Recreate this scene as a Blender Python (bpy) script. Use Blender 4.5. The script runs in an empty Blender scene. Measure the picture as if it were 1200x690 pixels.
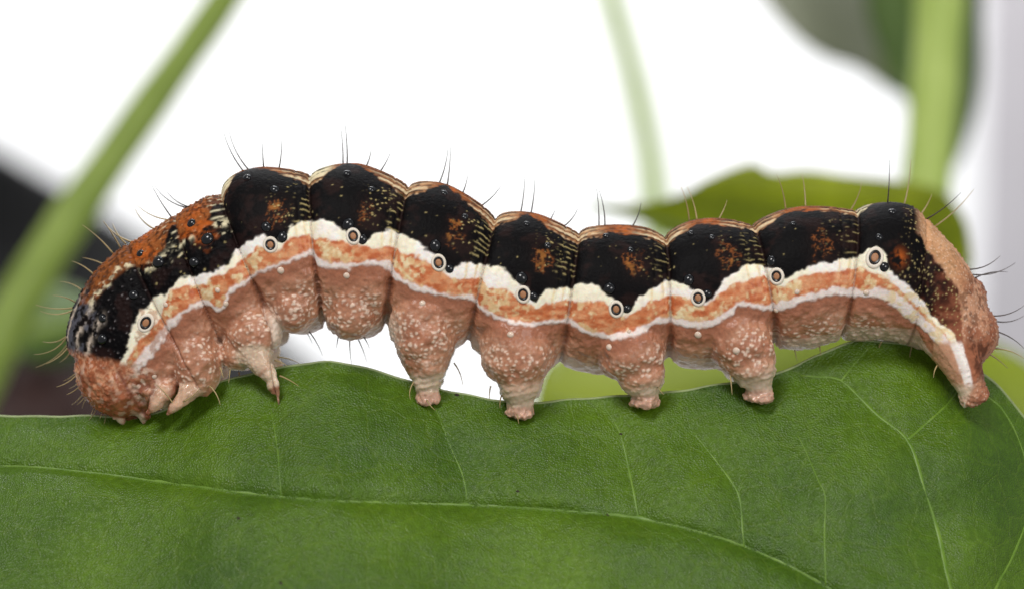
import bpy, bmesh, math, random
import numpy as np
from mathutils import Vector, Matrix
from mathutils.bvhtree import BVHTree

random.seed(7)
rng = np.random.default_rng(11)
scene = bpy.context.scene
col = scene.collection
# One Blender unit is one centimetre.
scene.unit_settings.system = 'METRIC'
scene.unit_settings.scale_length = 0.01

# ------------------------------------------------------------------ camera
D = 11.111                                   # camera distance from the caterpillar's mid plane
cam_d = bpy.data.cameras.new('camera')
cam = bpy.data.objects.new('camera', cam_d)
col.objects.link(cam)
cam.location = (0, -D, 0)
cam.rotation_euler = (math.radians(90), 0, 0)
cam_d.lens = 100
cam_d.sensor_width = 36
cam_d.clip_start = 0.1
cam_d.clip_end = 500
cam_d.dof.use_dof = True
cam_d.dof.focus_distance = D - 0.20
cam_d.dof.aperture_fstop = 0.40
scene.camera = cam

# ------------------------------------------------------------------ world and lamps (indoor close-up, soft boxes)
world = bpy.data.worlds.new('World')
scene.world = world
world.use_nodes = True
wbg = world.node_tree.nodes['Background']
wbg.inputs['Color'].default_value = (0.93, 0.96, 1.0, 1)
wbg.inputs['Strength'].default_value = 0.34

def area_lamp(name, loc, target, size, power, colour=(1, 1, 1)):
    l = bpy.data.lights.new(name, 'AREA')
    l.shape = 'DISK'
    l.size = size
    l.energy = power
    l.color = colour
    o = bpy.data.objects.new(name, l)
    col.objects.link(o)
    o.location = loc
    o.rotation_euler = (Vector(target) - Vector(loc)).to_track_quat('-Z', 'Y').to_euler()
    return o

area_lamp('key_softbox', (-9, -24, 26), (0, 0, 0), 11, 7600, (1.0, 0.98, 0.95))
area_lamp('fill_softbox', (16, -24, 6), (0, 0, 0), 12, 2600, (1.0, 0.98, 0.96))
area_lamp('window_light', (6, 14, 34), (0, 0, -1), 14, 2200, (0.93, 0.96, 1.0))
area_lamp('background_lamp', (-6, 26, 34), (2, 62, 2), 14, 30000, (1, 1, 1))

scene.view_settings.view_transform = 'Standard'
scene.view_settings.look = 'None'
scene.view_settings.exposure = 0.0
scene.view_settings.gamma = 1.0
scene.view_settings.use_curve_mapping = False

# ------------------------------------------------------------------ helpers
def P(px, py, y=0.0):
    """A point at depth y that stands where the photograph shows (px, py)."""
    s = (D + y) / D / 300.0
    return Vector(((px - 600) * s, y, (345 - py) * s))

def lin(c):
    c = np.asarray(c, dtype=float) / 255.0
    return np.where(c <= 0.04045, c / 12.92, ((c + 0.055) / 1.055) ** 2.4)

def sstep(a, b, x):
    t = np.clip((x - a) / (b - a), 0, 1)
    return t * t * (3 - 2 * t)

def mesh_from(name, verts, faces, mat=None, smooth=True):
    me = bpy.data.meshes.new(name)
    me.from_pydata([tuple(v) for v in verts], [], [tuple(f) for f in faces])
    if smooth:
        me.polygons.foreach_set('use_smooth', [True] * len(me.polygons))
    if mat:
        me.materials.append(mat)
    me.update()
    return me

def mesh_grid(name, V, quads, mat=None):
    """Fast mesh from numpy arrays."""
    me = bpy.data.meshes.new(name)
    n, m = len(V), len(quads)
    me.vertices.add(n)
    me.vertices.foreach_set('co', np.asarray(V, dtype=np.float32).ravel())
    me.loops.add(m * 4)
    me.loops.foreach_set('vertex_index', np.asarray(quads, dtype=np.int32).ravel())
    me.polygons.add(m)
    me.polygons.foreach_set('loop_start', np.arange(0, m * 4, 4, dtype=np.int32))
    me.update(calc_edges=True)
    me.polygons.foreach_set('use_smooth', np.ones(m, dtype=bool))
    if mat:
        me.materials.append(mat)
    me.update()
    return me

def obj(name, me, parent=None):
    o = bpy.data.objects.new(name, me)
    col.objects.link(o)
    if parent:
        o.parent = parent
    return o

def tag(o, label, cat, group=None, kind=None):
    o['label'] = label
    o['category'] = cat
    if group:
        o['group'] = group
    if kind:
        o['kind'] = kind
    return o

def empty(name, loc=(0, 0, 0)):
    o = bpy.data.objects.new(name, None)
    o.empty_display_size = 0.2
    col.objects.link(o)
    o.location = loc
    return o

def catmull(pts, n):
    pts = [np.asarray(p, dtype=float) for p in pts]
    if len(pts) == 2:
        return np.array([pts[0] + (pts[1] - pts[0]) * t for t in np.linspace(0, 1, n)])
    q = [2 * pts[0] - pts[1]] + pts + [2 * pts[-1] - pts[-2]]
    m = len(pts) - 1
    d = np.array([0] + list(np.cumsum([np.linalg.norm(pts[i + 1] - pts[i]) ** 0.9 + 1e-9 for i in range(m)])))
    out = []
    for s in np.linspace(0, d[-1], n):
        i = min(max(int(np.searchsorted(d, s, side='right')) - 1, 0), m - 1)
        t = (s - d[i]) / (d[i + 1] - d[i])
        p0, p1, p2, p3 = q[i], q[i + 1], q[i + 2], q[i + 3]
        out.append(0.5 * ((2 * p1) + (-p0 + p2) * t + (2 * p0 - 5 * p1 + 4 * p2 - p3) * t * t + (-p0 + 3 * p1 - 3 * p2 + p3) * t ** 3))
    return np.array(out)

def tube(points, radii, sides=8, closed=True):
    """Tapered tube through 3-D points: verts, faces."""
    pts = [Vector(p) for p in points]
    V, F = [], []
    up = None
    for i, p in enumerate(pts):
        a = pts[max(i - 1, 0)]
        b = pts[min(i + 1, len(pts) - 1)]
        d = (b - a).normalized()
        if up is None:
            up = Vector((0, 1, 0)) if abs(d.y) < 0.9 else Vector((1, 0, 0))
        s = d.cross(up).normalized()
        up = s.cross(d).normalized()
        for j in range(sides):
            an = 2 * math.pi * j / sides
            V.append(p + (s * math.cos(an) + up * math.sin(an)) * radii[i])
    n = len(pts)
    for i in range(n - 1):
        for j in range(sides):
            F.append((i * sides + j, i * sides + (j + 1) % sides, (i + 1) * sides + (j + 1) % sides, (i + 1) * sides + j))
    if closed:
        F.append(tuple(range(sides - 1, -1, -1)))
        F.append(tuple(range((n - 1) * sides, n * sides)))
    return V, F

# vectorised noise ---------------------------------------------------------
def _hash(ix, iy, iz, seed):
    h = (ix.astype(np.int64) * 374761393 + iy.astype(np.int64) * 668265263 + iz.astype(np.int64) * 2147483647 + seed * 974634777) & 0xFFFFFFFF
    h = ((h ^ (h >> 13)) * 1274126177) & 0xFFFFFFFF
    h = ((h ^ (h >> 16)) * 2246822519) & 0xFFFFFFFF
    return ((h ^ (h >> 15)) & 0xFFFFFF) / float(0xFFFFFF)

def vnoise(p, seed=0):
    i = np.floor(p).astype(np.int64)
    f = p - i
    u = f * f * f * (f * (f * 6 - 15) + 10)
    r = 0
    for dx in (0, 1):
        for dy in (0, 1):
            for dz in (0, 1):
                w = (u[:, 0] if dx else 1 - u[:, 0]) * (u[:, 1] if dy else 1 - u[:, 1]) * (u[:, 2] if dz else 1 - u[:, 2])
                r = r + w * _hash(i[:, 0] + dx, i[:, 1] + dy, i[:, 2] + dz, seed)
    return r

def fbm(p, seed=0, octaves=3):
    r, a, s = 0, 0.5, 0
    for o in range(octaves):
        r = r + a * vnoise(p * (2.03 ** o) + 17.3 * o, seed + o)
        s += a
        a *= 0.5
    return r / s

def worley(p, seed=0):
    i = np.floor(p).astype(np.int64)
    f1 = np.full(len(p), 9.0)
    f2 = np.full(len(p), 9.0)
    cid = np.zeros(len(p))
    for dx in (-1, 0, 1):
        for dy in (-1, 0, 1):
            for dz in (-1, 0, 1):
                c = i + np.array([dx, dy, dz])
                q = [c[:, a] + 0.1 + 0.8 * _hash(c[:, 0], c[:, 1], c[:, 2], seed + 31 * (a + 1)) for a in range(3)]
                d = np.sqrt((p[:, 0] - q[0]) ** 2 + (p[:, 1] - q[1]) ** 2 + (p[:, 2] - q[2]) ** 2)
                h = _hash(c[:, 0], c[:, 1], c[:, 2], seed + 500)
                near = d < f1
                f2 = np.where(near, f1, np.minimum(f2, d))
                cid = np.where(near, h, cid)
                f1 = np.where(near, d, f1)
    return f1, f2, cid

# ------------------------------------------------------------------ materials
def new_mat(name):
    m = bpy.data.materials.new(name)
    m.use_nodes = True
    nt = m.node_tree
    return m, nt, nt.nodes['Principled BSDF']

def simple_mat(name, rgb, rough=0.5, noise=0.15, scale=8.0, bump=0.0, sss=0.0, sss_r=0.03, spec=0.5, rgb2=None, trans=0.0):
    m, nt, b = new_mat(name)
    tc = nt.nodes.new('ShaderNodeTexCoord')
    n = nt.nodes.new('ShaderNodeTexNoise')
    n.inputs['Scale'].default_value = scale
    n.inputs['Detail'].default_value = 5
    nt.links.new(tc.outputs['Object'], n.inputs['Vector'])
    r = nt.nodes.new('ShaderNodeValToRGB')
    c = lin(rgb)
    c2 = lin(rgb2) if rgb2 is not None else c * (1 - noise * 2)
    r.color_ramp.elements[0].position = 0.3
    r.color_ramp.elements[1].position = 0.7
    r.color_ramp.elements[0].color = (*c2, 1)
    r.color_ramp.elements[1].color = (*np.minimum(c * (1 + noise), 1), 1)
    nt.links.new(n.outputs['Fac'], r.inputs['Fac'])
    nt.links.new(r.outputs['Color'], b.inputs['Base Color'])
    b.inputs['Roughness'].default_value = rough
    b.inputs['Specular IOR Level'].default_value = spec
    if sss:
        b.inputs['Subsurface Weight'].default_value = sss
        b.inputs['Subsurface Radius'].default_value = (1.0, 0.6, 0.4)
        b.inputs['Subsurface Scale'].default_value = sss_r
    if bump:
        bp = nt.nodes.new('ShaderNodeBump')
        bp.inputs['Strength'].default_value = bump
        bp.inputs['Distance'].default_value = 0.02
        nt.links.new(n.outputs['Fac'], bp.inputs['Height'])
        nt.links.new(bp.outputs['Normal'], b.inputs['Normal'])
    if trans:
        t = nt.nodes.new('ShaderNodeBsdfTranslucent')
        nt.links.new(r.outputs['Color'], t.inputs['Color'])
        mx = nt.nodes.new('ShaderNodeMixShader')
        mx.inputs['Fac'].default_value = trans
        nt.links.new(b.outputs['BSDF'], mx.inputs[1])
        nt.links.new(t.outputs['BSDF'], mx.inputs[2])
        nt.links.new(mx.outputs['Shader'], nt.nodes['Material Output'].inputs['Surface'])
    return m

# ------------------------------------------------------------------ the setting: paper backdrop
m_paper = simple_mat('white_paper', (246, 246, 246), 0.9, 0.01, 0.3)
m_card = simple_mat('grey_card', (188, 184, 188), 0.9, 0.05, 0.25)
nb = 40
V, F = [], []
for i in range(nb):                      # a sheet that sweeps forward at its foot
    t = i / (nb - 1)
    if t < 0.45:
        z, y = 40 - 62 * t / 0.45, 62.0
    else:
        a = (t - 0.45) / 0.55 * math.pi / 2
        z, y = -22 - 14 * math.sin(a), 62 - 14 * (1 - math.cos(a))
    V += [(-62, y, z), (70, y, z)]
for i in range(nb - 1):
    F.append((2 * i, 2 * i + 1, 2 * i + 3, 2 * i + 2))
bd = obj('backdrop', mesh_from('backdrop', V, F, m_paper))
bd['kind'] = 'structure'

# ------------------------------------------------------------------ background: stems, leaves, pot (all well out of focus)
def leaf_material(name, rgb, rgb2, trans, scale=3.0, rough=0.45):
    return simple_mat(name, rgb, rough, 0.12, scale, 0.15, rgb2=rgb2, trans=trans)

m_stem = leaf_material('stem_green', (162, 182, 86), (146, 168, 70), 0.35)
m_stem_pale = leaf_material('stem_pale', (212, 230, 140), (202, 222, 126), 0.50)
m_stem_yellow = leaf_material('stem_yellow_green', (206, 222, 132), (194, 214, 116), 0.35)
m_leaf_olive = leaf_material('leaf_olive', (190, 198, 58), (140, 152, 34), 0.60, 2.0)
m_leaf_lime = leaf_material('leaf_yellow_green', (174, 186, 52), (146, 164, 36), 0.60, 1.0)
m_leaf_dark = leaf_material('leaf_dark', (104, 130, 62), (84, 112, 48), 0.35, 1.2)
m_leaf_grey = leaf_material('leaf_grey_underside', (176, 178, 158), (150, 154, 128), 0.25, 0.8)
m_pot = simple_mat('pot_black', (7, 7, 9), 0.7, 0.2, 2.0)
m_soil = simple_mat('soil_brown', (44, 20, 14), 0.95, 0.3, 3.0, 0.6)

def stem_thing(name, label, pts, y0, y1, r0, r1, mat, group=None):
    c = catmull(pts, 26)
    n = len(c)
    P3 = [P(c[i][0], c[i][1], y0 + (y1 - y0) * i / (n - 1)) for i in range(n)]
    rr = [(r0 + (r1 - r0) * i / (n - 1)) / 300 * (D + y0) / D * (1 + 0.03 * math.sin(i * 1.7)) for i in range(n)]
    V, F = tube(P3, rr, 14)
    root = empty(name, P3[-1])
    me = mesh_from('stem', V, F, mat)
    me.transform(Matrix.Translation(-root.location))
    obj('stem', me, root)
    return tag(root, label, 'plant', group)

stem_thing('background_plant', 'blurred green plant stem leaning diagonally behind the caterpillar\'s head', [(330, -110), (262, 0), (170, 130), (80, 260), (20, 360), (-60, 520), (-90, 640)], 8.5, 7.0, 19, 29, m_stem)
stem_thing('background_plant', 'thin pale faint plant stem rising behind the back, far from the others', [(690, -120), (714, -10), (742, 90), (764, 200), (768, 300), (766, 420), (760, 620)], 15, 13, 12, 14, m_stem_pale)
stem_thing('background_plant', 'thick yellow-green upright plant stem behind the tail end', [(1108, -140), (1102, 0), (1094, 120), (1084, 240), (1078, 380), (1070, 640)], 7.0, 6.5, 30, 27, m_stem_yellow)

def blob_leaf(name, label, outline, axis, y0, ytilt, mat, cat='leaf', bow=0.5, thick=0.03):
    """Leaf as a thick curved sheet: outline in photo pixels, depth y0 plus a tilt and bow; a raised midrib is its child."""
    ol = catmull(outline + [outline[0]], 120)[:-1]
    c = ol.mean(axis=0)
    ax0, ax1 = np.array(axis[0], float), np.array(axis[1], float)
    ad = (ax1 - ax0) / np.linalg.norm(ax1 - ax0)
    an = np.array([-ad[1], ad[0]])
    rings = 16
    span = np.abs((ol - c) @ an).max()
    def depth(p):
        d = (p - c) @ an / span
        l = (p - c) @ ad / 300
        return y0 + ytilt[0] * l + ytilt[1] * d + bow * d * d + 0.08 * math.sin(l * 4 + d * 3)
    V, F = [], []
    for side in (0, 1):
        V.append(P(c[0], c[1], depth(c) + side * thick))
        for r in range(1, rings + 1):
            for q in ol:
                p = c + (q - c) * r / rings
                e = 1.0 if r < rings else 0.5
                V.append(P(p[0], p[1], depth(p) + side * thick * e + (0 if side else (0.25 * thick if r == rings else 0))))
    n = len(ol)
    base2 = 1 + rings * n
    for side in (0, 1):
        b = side * base2
        for j in range(n):
            f = (b, b + 1 + j, b + 1 + (j + 1) % n)
            F.append(f if side else f[::-1])
            for r in range(rings - 1):
                a0 = b + 1 + r * n
                a1 = a0 + n
                f = (a0 + j, a1 + j, a1 + (j + 1) % n, a0 + (j + 1) % n)
                F.append(f if side else f[::-1])
    e0, e1 = 1 + (rings - 1) * n, base2 + 1 + (rings - 1) * n
    for j in range(n):
        F.append((e0 + j, e0 + (j + 1) % n, e1 + (j + 1) % n, e1 + j))
    root = empty(name, P(ax1[0], ax1[1], depth(ax1)))
    tag(root, label, cat)
    mi = Matrix.Translation(-root.location)
    me = mesh_from('blade', V, F, mat)
    me.transform(mi)
    obj('blade', me, root)
    mp = [ax0 + (ax1 - ax0) * t for t in np.linspace(0, 1, 14)]
    V, F = tube([P(p[0], p[1], depth(p) - 0.01) for p in mp], [0.015 + 0.05 * i / 13 for i in range(14)], 8)
    me = mesh_from('midrib', V, F, m_stem)
    me.transform(mi)
    obj('midrib', me, root)
    return root

blob_leaf('background_leaf', 'olive-green leaf with a thin tip, out of focus above the caterpillar\'s rear half',
          [(684, 238), (738, 240), (790, 231), (835, 208), (880, 192), (905, 203), (945, 200), (990, 206), (1040, 211), (1090, 219), (1122, 242), (1136, 280), (1130, 330), (1060, 380), (950, 370), (860, 320), (800, 285), (745, 257)],
          ((690, 240), (1120, 340)), 4.8, (0.25, 0.7), m_leaf_olive)
blob_leaf('background_leaf', 'bright yellow-green blurred leaf seen between the rear prolegs, under the body',
          [(622, 480), (640, 425), (700, 396), (800, 380), (900, 374), (1000, 380), (1100, 386), (1180, 408), (1230, 450), (1240, 530), (1000, 600), (750, 580), (650, 535)],
          ((640, 470), (1220, 540)), 6.0, (0.2, -0.5), m_leaf_lime)
blob_leaf('background_leaf', 'grey-green leaf underside hanging beside the thick upright stem',
          [(850, -60), (890, -5), (925, 38), (962, 66), (1005, 82), (1058, 112), (1076, 60), (1080, -20), (1060, -120), (930, -150)],
          ((1040, 100), (1000, -140)), 10.5, (0.3, 0.8), m_leaf_grey)
blob_leaf('background_leaf', 'dark green leaf edge-on behind the thick upright stem',
          [(1030, -80), (1015, 0), (1035, 70), (1065, 130), (1085, 200), (1118, 200), (1146, 120), (1150, 30), (1140, -90)],
          ((1085, 190), (1075, -80)), 9.2, (0.2, 0.5), m_leaf_dark)
blob_leaf('background_leaf', 'dull green blurred leaf low beside the diagonal stem, before the black pot',
          [(10, 400), (30, 350), (70, 335), (110, 350), (125, 385), (90, 420), (40, 425)],
          ((115, 370), (15, 395)), 9.0, (0.1, 0.3), m_leaf_dark)

# light grey card at the side of the white sheet
cd = bmesh.new()
bmesh.ops.create_cube(cd, size=1.0)
for v in cd.verts:
    v.co = Vector((v.co.x * 16, v.co.y * 0.25, v.co.z * 34))
bmesh.ops.bevel(cd, geom=cd.edges[:], offset=0.06, segments=2, affect='EDGES')
me = bpy.data.meshes.new('grey_card')
cd.to_mesh(me)
me.materials.append(m_card)
gc = obj('grey_card', me)
edge = P(1158, 300, 34)
gc.location = (edge.x + 8, 34, 2)
gc.rotation_euler = (0, math.radians(1.5), math.radians(-6))
tag(gc, 'light grey card standing behind the tail, beside the white backdrop', 'card')

# tilted black nursery pot with spilled soil
pot = empty('plant_pot', P(60, 640, 24))
tag(pot, 'black plastic pot tipped over, blurred behind the caterpillar\'s head', 'pot')
def lathe(profile, seg=64):
    V, F = [], []
    for r, z in profile:
        for j in range(seg):
            a = 2 * math.pi * j / seg
            V.append((r * math.cos(a), r * math.sin(a), z))
    for i in range(len(profile) - 1):
        for j in range(seg):
            F.append((i * seg + j, i * seg + (j + 1) % seg, (i + 1) * seg + (j + 1) % seg, (i + 1) * seg + j))
    F.append(tuple(range(seg - 1, -1, -1)))
    return V, F
wall_p = [(3.3, -6.5), (3.5, -6.4), (4.3, -0.9)]
rim_p = [(4.3, -0.9), (4.62, -0.9), (4.66, -0.8), (4.68, -0.1), (4.62, 0.0), (4.45, 0.0), (4.4, -0.15), (4.2, -0.9), (3.9, -2.4), (0.4, -2.3)]
rimc = P(96, 312, 24)
axis = Matrix.Rotation(math.radians(34), 4, 'Y') @ Matrix.Rotation(math.radians(6), 4, 'X')
for nm, pr in (('wall', wall_p), ('rim', rim_p)):
    V, F = lathe(pr)
    if nm == 'rim':
        F = F[:-1] + [tuple(range(len(V) - 64, len(V)))]
    me = mesh_from(nm, V, F, m_pot)
    me.transform(Matrix.Translation(rimc - pot.location) @ axis)
    obj(nm, me, pot)
# soil heap
n = 60
g = np.linspace(-1, 1, n)
gx, gy = np.meshgrid(g, g, indexing='ij')
r = np.sqrt(gx ** 2 + gy ** 2)
pp = np.stack([gx.ravel() * 9, gy.ravel() * 9, np.zeros(n * n)], 1)
h = np.maximum(0, 1 - r.ravel() ** 2) * 1.9 + (fbm(pp, 3, 4) - 0.5) * 0.9
base = P(20, 500, 13)
VV = np.stack([gx.ravel() * 2.6, gy.ravel() * 2.2, h - 1.5], 1)
idx = np.arange(n * n).reshape(n, n)
q = np.stack([idx[:-1, :-1], idx[1:, :-1], idx[1:, 1:], idx[:-1, 1:]], -1).reshape(-1, 4)
soil = obj('soil_heap', mesh_grid('soil_heap', VV, q, m_soil))
soil.location = base
tag(soil, 'dark reddish-brown soil heap, blurred below the caterpillar\'s head behind the leaf', 'soil')

# ------------------------------------------------------------------ the leaf the caterpillar walks on
leaf_edge = np.array([(-420, 640), (-330, 560), (-200, 508), (-80, 489), (0, 487), (80, 488), (150, 488), (185, 483), (215, 470), (250, 451), (300, 436), (345, 427), (385, 424), (420, 429), (460, 440), (520, 458), (570, 468), (620, 472), (680, 468), (740, 463), (800, 458), (850, 450), (900, 440), (930, 430), (960, 416), (990, 403), (1015, 398), (1050, 401), (1090, 409), (1130, 424), (1165, 446), (1200, 487), (1240, 545), (1290, 640), (1320, 760)], float)
leaf_low = np.array([(-420, 642), (-330, 720), (-200, 820), (0, 940), (250, 1030), (600, 1090), (900, 1080), (1100, 1000), (1200, 920), (1260, 860), (1320, 762)], float)
midrib_px = [(-420, 641), (-250, 585), (-100, 556), (0, 546), (100, 553), (200, 566), (300, 579), (400, 587), (500, 590), (600, 594), (680, 600), (750, 608), (830, 626), (900, 652), (970, 688), (1060, 750), (1180, 850)]
mid_arr = catmull(midrib_px, 300)
veins_px = {
    'a': ([(1178, 846), (1140, 770), (1112, 686), (1100, 630), (1082, 570), (1063, 516), (1027, 486), (986, 446), (962, 442), (938, 440)], 3.4, 1.2),
    'b': ([(1063, 516), (1080, 501), (1100, 483), (1113, 470), (1128, 448)], 1.8, 0.8),
    'c': ([(986, 446), (1000, 428), (1017, 408)], 1.4, 0.7),
    'd': ([(1180, 840), (1160, 720), (1168, 686), (1181, 662), (1196, 628), (1212, 585), (1232, 550)], 2.4, 1.0),
    'e': ([(748, 607), (741, 570), (728, 512), (717, 490), (706, 474)], 1.9, 0.5),
    'f': ([(872, 641), (870, 620), (866, 582), (851, 556), (828, 526), (812, 506)], 1.9, 0.5),
    'g': ([(968, 686), (966, 630), (967, 582), (959, 563), (945, 530), (935, 510)], 1.0, 0.4),
    'h': ([(330, 582), (328, 560), (325, 525), (319, 488), (312, 450)], 1.0, 0.4),
    'j': ([(548, 592), (543, 560), (530, 528), (515, 490), (506, 468)], 1.2, 0.4),
    'k': ([(1132, 436), (1156, 463), (1176, 482), (1196, 522), (1212, 585)], 1.3, 0.7),
}
def seg_dist(px, py, poly):
    """Distance in pixels from points to a polyline (numpy)."""
    best = np.full(px.shape, 1e9)
    for (x0, y0), (x1, y1) in zip(poly[:-1], poly[1:]):
        dx, dy = x1 - x0, y1 - y0
        L = dx * dx + dy * dy + 1e-9
        t = np.clip(((px - x0) * dx + (py - y0) * dy) / L, 0, 1)
        best = np.minimum(best, (px - x0 - t * dx) ** 2 + (py - y0 - t * dy) ** 2)
    return np.sqrt(best)

vein_curves = {k: catmull(v[0], 22) for k, v in veins_px.items()}

def leaf_depth(px, py):
    """Depth of the leaf's upper face below the body, from photo-plane position."""
    px = np.asarray(px, float)
    py = np.asarray(py, float)
    e = np.interp(px, leaf_edge[:, 0], leaf_edge[:, 1])
    ye = np.interp(px, [-420, 0, 150, 260, 340, 500, 610, 750, 885, 1000, 1135, 1200, 1320],
                   [0.25, 0.06, -0.02, -0.06, -0.07, -0.08, -0.09, -0.07, -0.06, 0.02, 0.04, 0.08, 0.20])
    slope = np.interp(px, [-420, 200, 700, 1000, 1320], [0.85, 0.80, 0.72, 0.58, 0.50])
    d = (py - e) / 300.0
    my = np.interp(px, mid_arr[:, 0], mid_arr[:, 1])
    mm = (py - my) / 300.0
    y = ye - slope * d - 0.02 * np.exp(-np.maximum(d, 0) / 0.03)
    # the two halves of the blade fold a little at the midrib, which lies in a shallow trough
    y = y + 0.05 * np.exp(-(np.abs(mm) / 0.05)) * sstep(1250, 900, px)
    y = y + 0.16 * np.maximum(mm, 0) ** 1.15 * sstep(1300, 900, px)
    # blade swells between the side veins
    dv = np.full(px.shape, 1e9)
    for key in ('a', 'b', 'd', 'e', 'f', 'h', 'j', 'k', 'c'):
        dv = np.minimum(dv, seg_dist(px, py, vein_curves[key]))
    y = y - 0.022 * (1 - np.exp(-dv / 22.0)) * sstep(0, 0.1, d)
    y = y - 0.05 * np.exp(-((px - 1125) / 45) ** 2 - ((py - 535) / 40) ** 2) - 0.035 * np.exp(-((px - 1000) / 70) ** 2 - ((py - 560) / 60) ** 2) - 0.03 * np.exp(-((px - 60) / 90) ** 2 - ((py - 600) / 50) ** 2)
    s = np.stack([px / 90, py / 70, px * 0], -1).reshape(-1, 3)
    y = y + (fbm(s, 41, 3).reshape(px.shape) - 0.5) * 0.06 + (fbm(s * 5, 47, 2).reshape(px.shape) - 0.5) * 0.003
    return y

def leaf_pt(px, py, off=0.0):
    y = float(leaf_depth(np.array([px]), np.array([py]))[0]) + off
    return P(px, py, y)

m_leaf, nt, b = new_mat('leaf_green')
N = nt.nodes
L = nt.links
tc = N.new('ShaderNodeTexCoord')
n1 = N.new('ShaderNodeTexNoise'); n1.inputs['Scale'].default_value = 1.6; n1.inputs['Detail'].default_value = 4
n2 = N.new('ShaderNodeTexNoise'); n2.inputs['Scale'].default_value = 38; n2.inputs['Detail'].default_value = 6; n2.inputs['Roughness'].default_value = 0.7
vo = N.new('ShaderNodeTexVoronoi'); vo.feature = 'DISTANCE_TO_EDGE'; vo.inputs['Scale'].default_value = 9
v2 = N.new('ShaderNodeTexVoronoi'); v2.inputs['Scale'].default_value = 130
wn = N.new('ShaderNodeTexNoise'); wn.inputs['Scale'].default_value = 5; wn.inputs['Detail'].default_value = 3
mixv = N.new('ShaderNodeMix'); mixv.data_type = 'VECTOR'; mixv.inputs['Factor'].default_value = 0.12
for n_ in (n1, n2, v2, wn):
    L.new(tc.outputs['Object'], n_.inputs['Vector'])
L.new(tc.outputs['Object'], mixv.inputs[4]); L.new(wn.outputs['Color'], mixv.inputs[5])
L.new(mixv.outputs[1], vo.inputs['Vector'])
r1 = N.new('ShaderNodeValToRGB')
r1.color_ramp.elements[0].position = 0.32; r1.color_ramp.elements[0].color = (*lin((61, 93, 9)), 1)
r1.color_ramp.elements[1].position = 0.70; r1.color_ramp.elements[1].color = (*lin((92, 124, 16)), 1)
L.new(n1.outputs['Fac'], r1.inputs['Fac'])
mx = N.new('ShaderNodeMix'); mx.data_type = 'RGBA'; mx.blend_type = 'OVERLAY'; mx.inputs['Factor'].default_value = 0.6
L.new(r1.outputs['Color'], mx.inputs[6]); L.new(n2.outputs['Fac'], mx.inputs[7])
rv = N.new('ShaderNodeMapRange'); rv.inputs['From Min'].default_value = 0.0; rv.inputs['From Max'].default_value = 0.05
rv.inputs['To Min'].default_value = 0.16; rv.inputs['To Max'].default_value = 0.0
L.new(vo.outputs['Distance'], rv.inputs['Value'])
mx2 = N.new('ShaderNodeMix'); mx2.data_type = 'RGBA'; mx2.inputs[7].default_value = (*lin((116, 140, 40)), 1)
L.new(rv.outputs['Result'], mx2.inputs['Factor']); L.new(mx.outputs[2], mx2.inputs[6])
L.new(mx2.outputs[2], b.inputs['Base Color'])
rr = N.new('ShaderNodeMapRange'); rr.inputs['To Min'].default_value = 0.24; rr.inputs['To Max'].default_value = 0.56
L.new(n2.outputs['Fac'], rr.inputs['Value']); L.new(rr.outputs['Result'], b.inputs['Roughness'])
b.inputs['Specular IOR Level'].default_value = 0.40
bp1 = N.new('ShaderNodeBump'); bp1.inputs['Strength'].default_value = 0.5; bp1.inputs['Distance'].default_value = 0.006
L.new(v2.outputs['Distance'], bp1.inputs['Height'])
bp2 = N.new('ShaderNodeBump'); bp2.inputs['Strength'].default_value = 0.35; bp2.inputs['Distance'].default_value = 0.02
L.new(rv.outputs['Result'], bp2.inputs['Height']); bp2.invert = True
L.new(bp1.outputs['Normal'], bp2.inputs['Normal']); L.new(bp2.outputs['Normal'], b.inputs['Normal'])
tr = N.new('ShaderNodeBsdfTranslucent'); L.new(mx2.outputs[2], tr.inputs['Color'])
ms = N.new('ShaderNodeMixShader'); ms.inputs['Fac'].default_value = 0.12
L.new(b.outputs['BSDF'], ms.inputs[1]); L.new(tr.outputs['BSDF'], ms.inputs[2])
L.new(ms.outputs['Shader'], N['Material Output'].inputs['Surface'])
m_vein = simple_mat('leaf_vein', (106, 136, 40), 0.45, 0.10, 14, 0.2, rgb2=(82, 118, 18))
m_midrib = simple_mat('leaf_midrib', (108, 138, 48), 0.45, 0.10, 14, 0.2, rgb2=(84, 118, 24))
m_leafrim = simple_mat('leaf_rim', (150, 165, 110), 0.45, 0.1, 20)

leaf = empty('leaf', leaf_pt(1180, 850))
tag(leaf, 'large glossy dark green leaf with pale veins carrying the caterpillar', 'leaf')
lm = Matrix.Translation(-leaf.location)
nu, nv = 640, 230
U = np.linspace(-419, 1319, nu)
Vv = np.linspace(0, 1, nv) ** 1.25
e = np.interp(U, leaf_edge[:, 0], leaf_edge[:, 1])
e = np.convolve(np.pad(e, 4, mode='edge'), np.ones(9) / 9, 'valid') + 0.5 * np.sin(U / 9.0) + 0.6 * np.sin(U / 23.0)
lo = np.interp(U, leaf_low[:, 0], leaf_low[:, 1])
GX = np.repeat(U[:, None], nv, 1)
GY = e[:, None] + (lo - e)[:, None] * Vv[None, :]
Yd = leaf_depth(GX, GY)
sc = (D + Yd) / D / 300
front = np.stack([(GX - 600) * sc, Yd, (345 - GY) * sc], -1)
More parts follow.
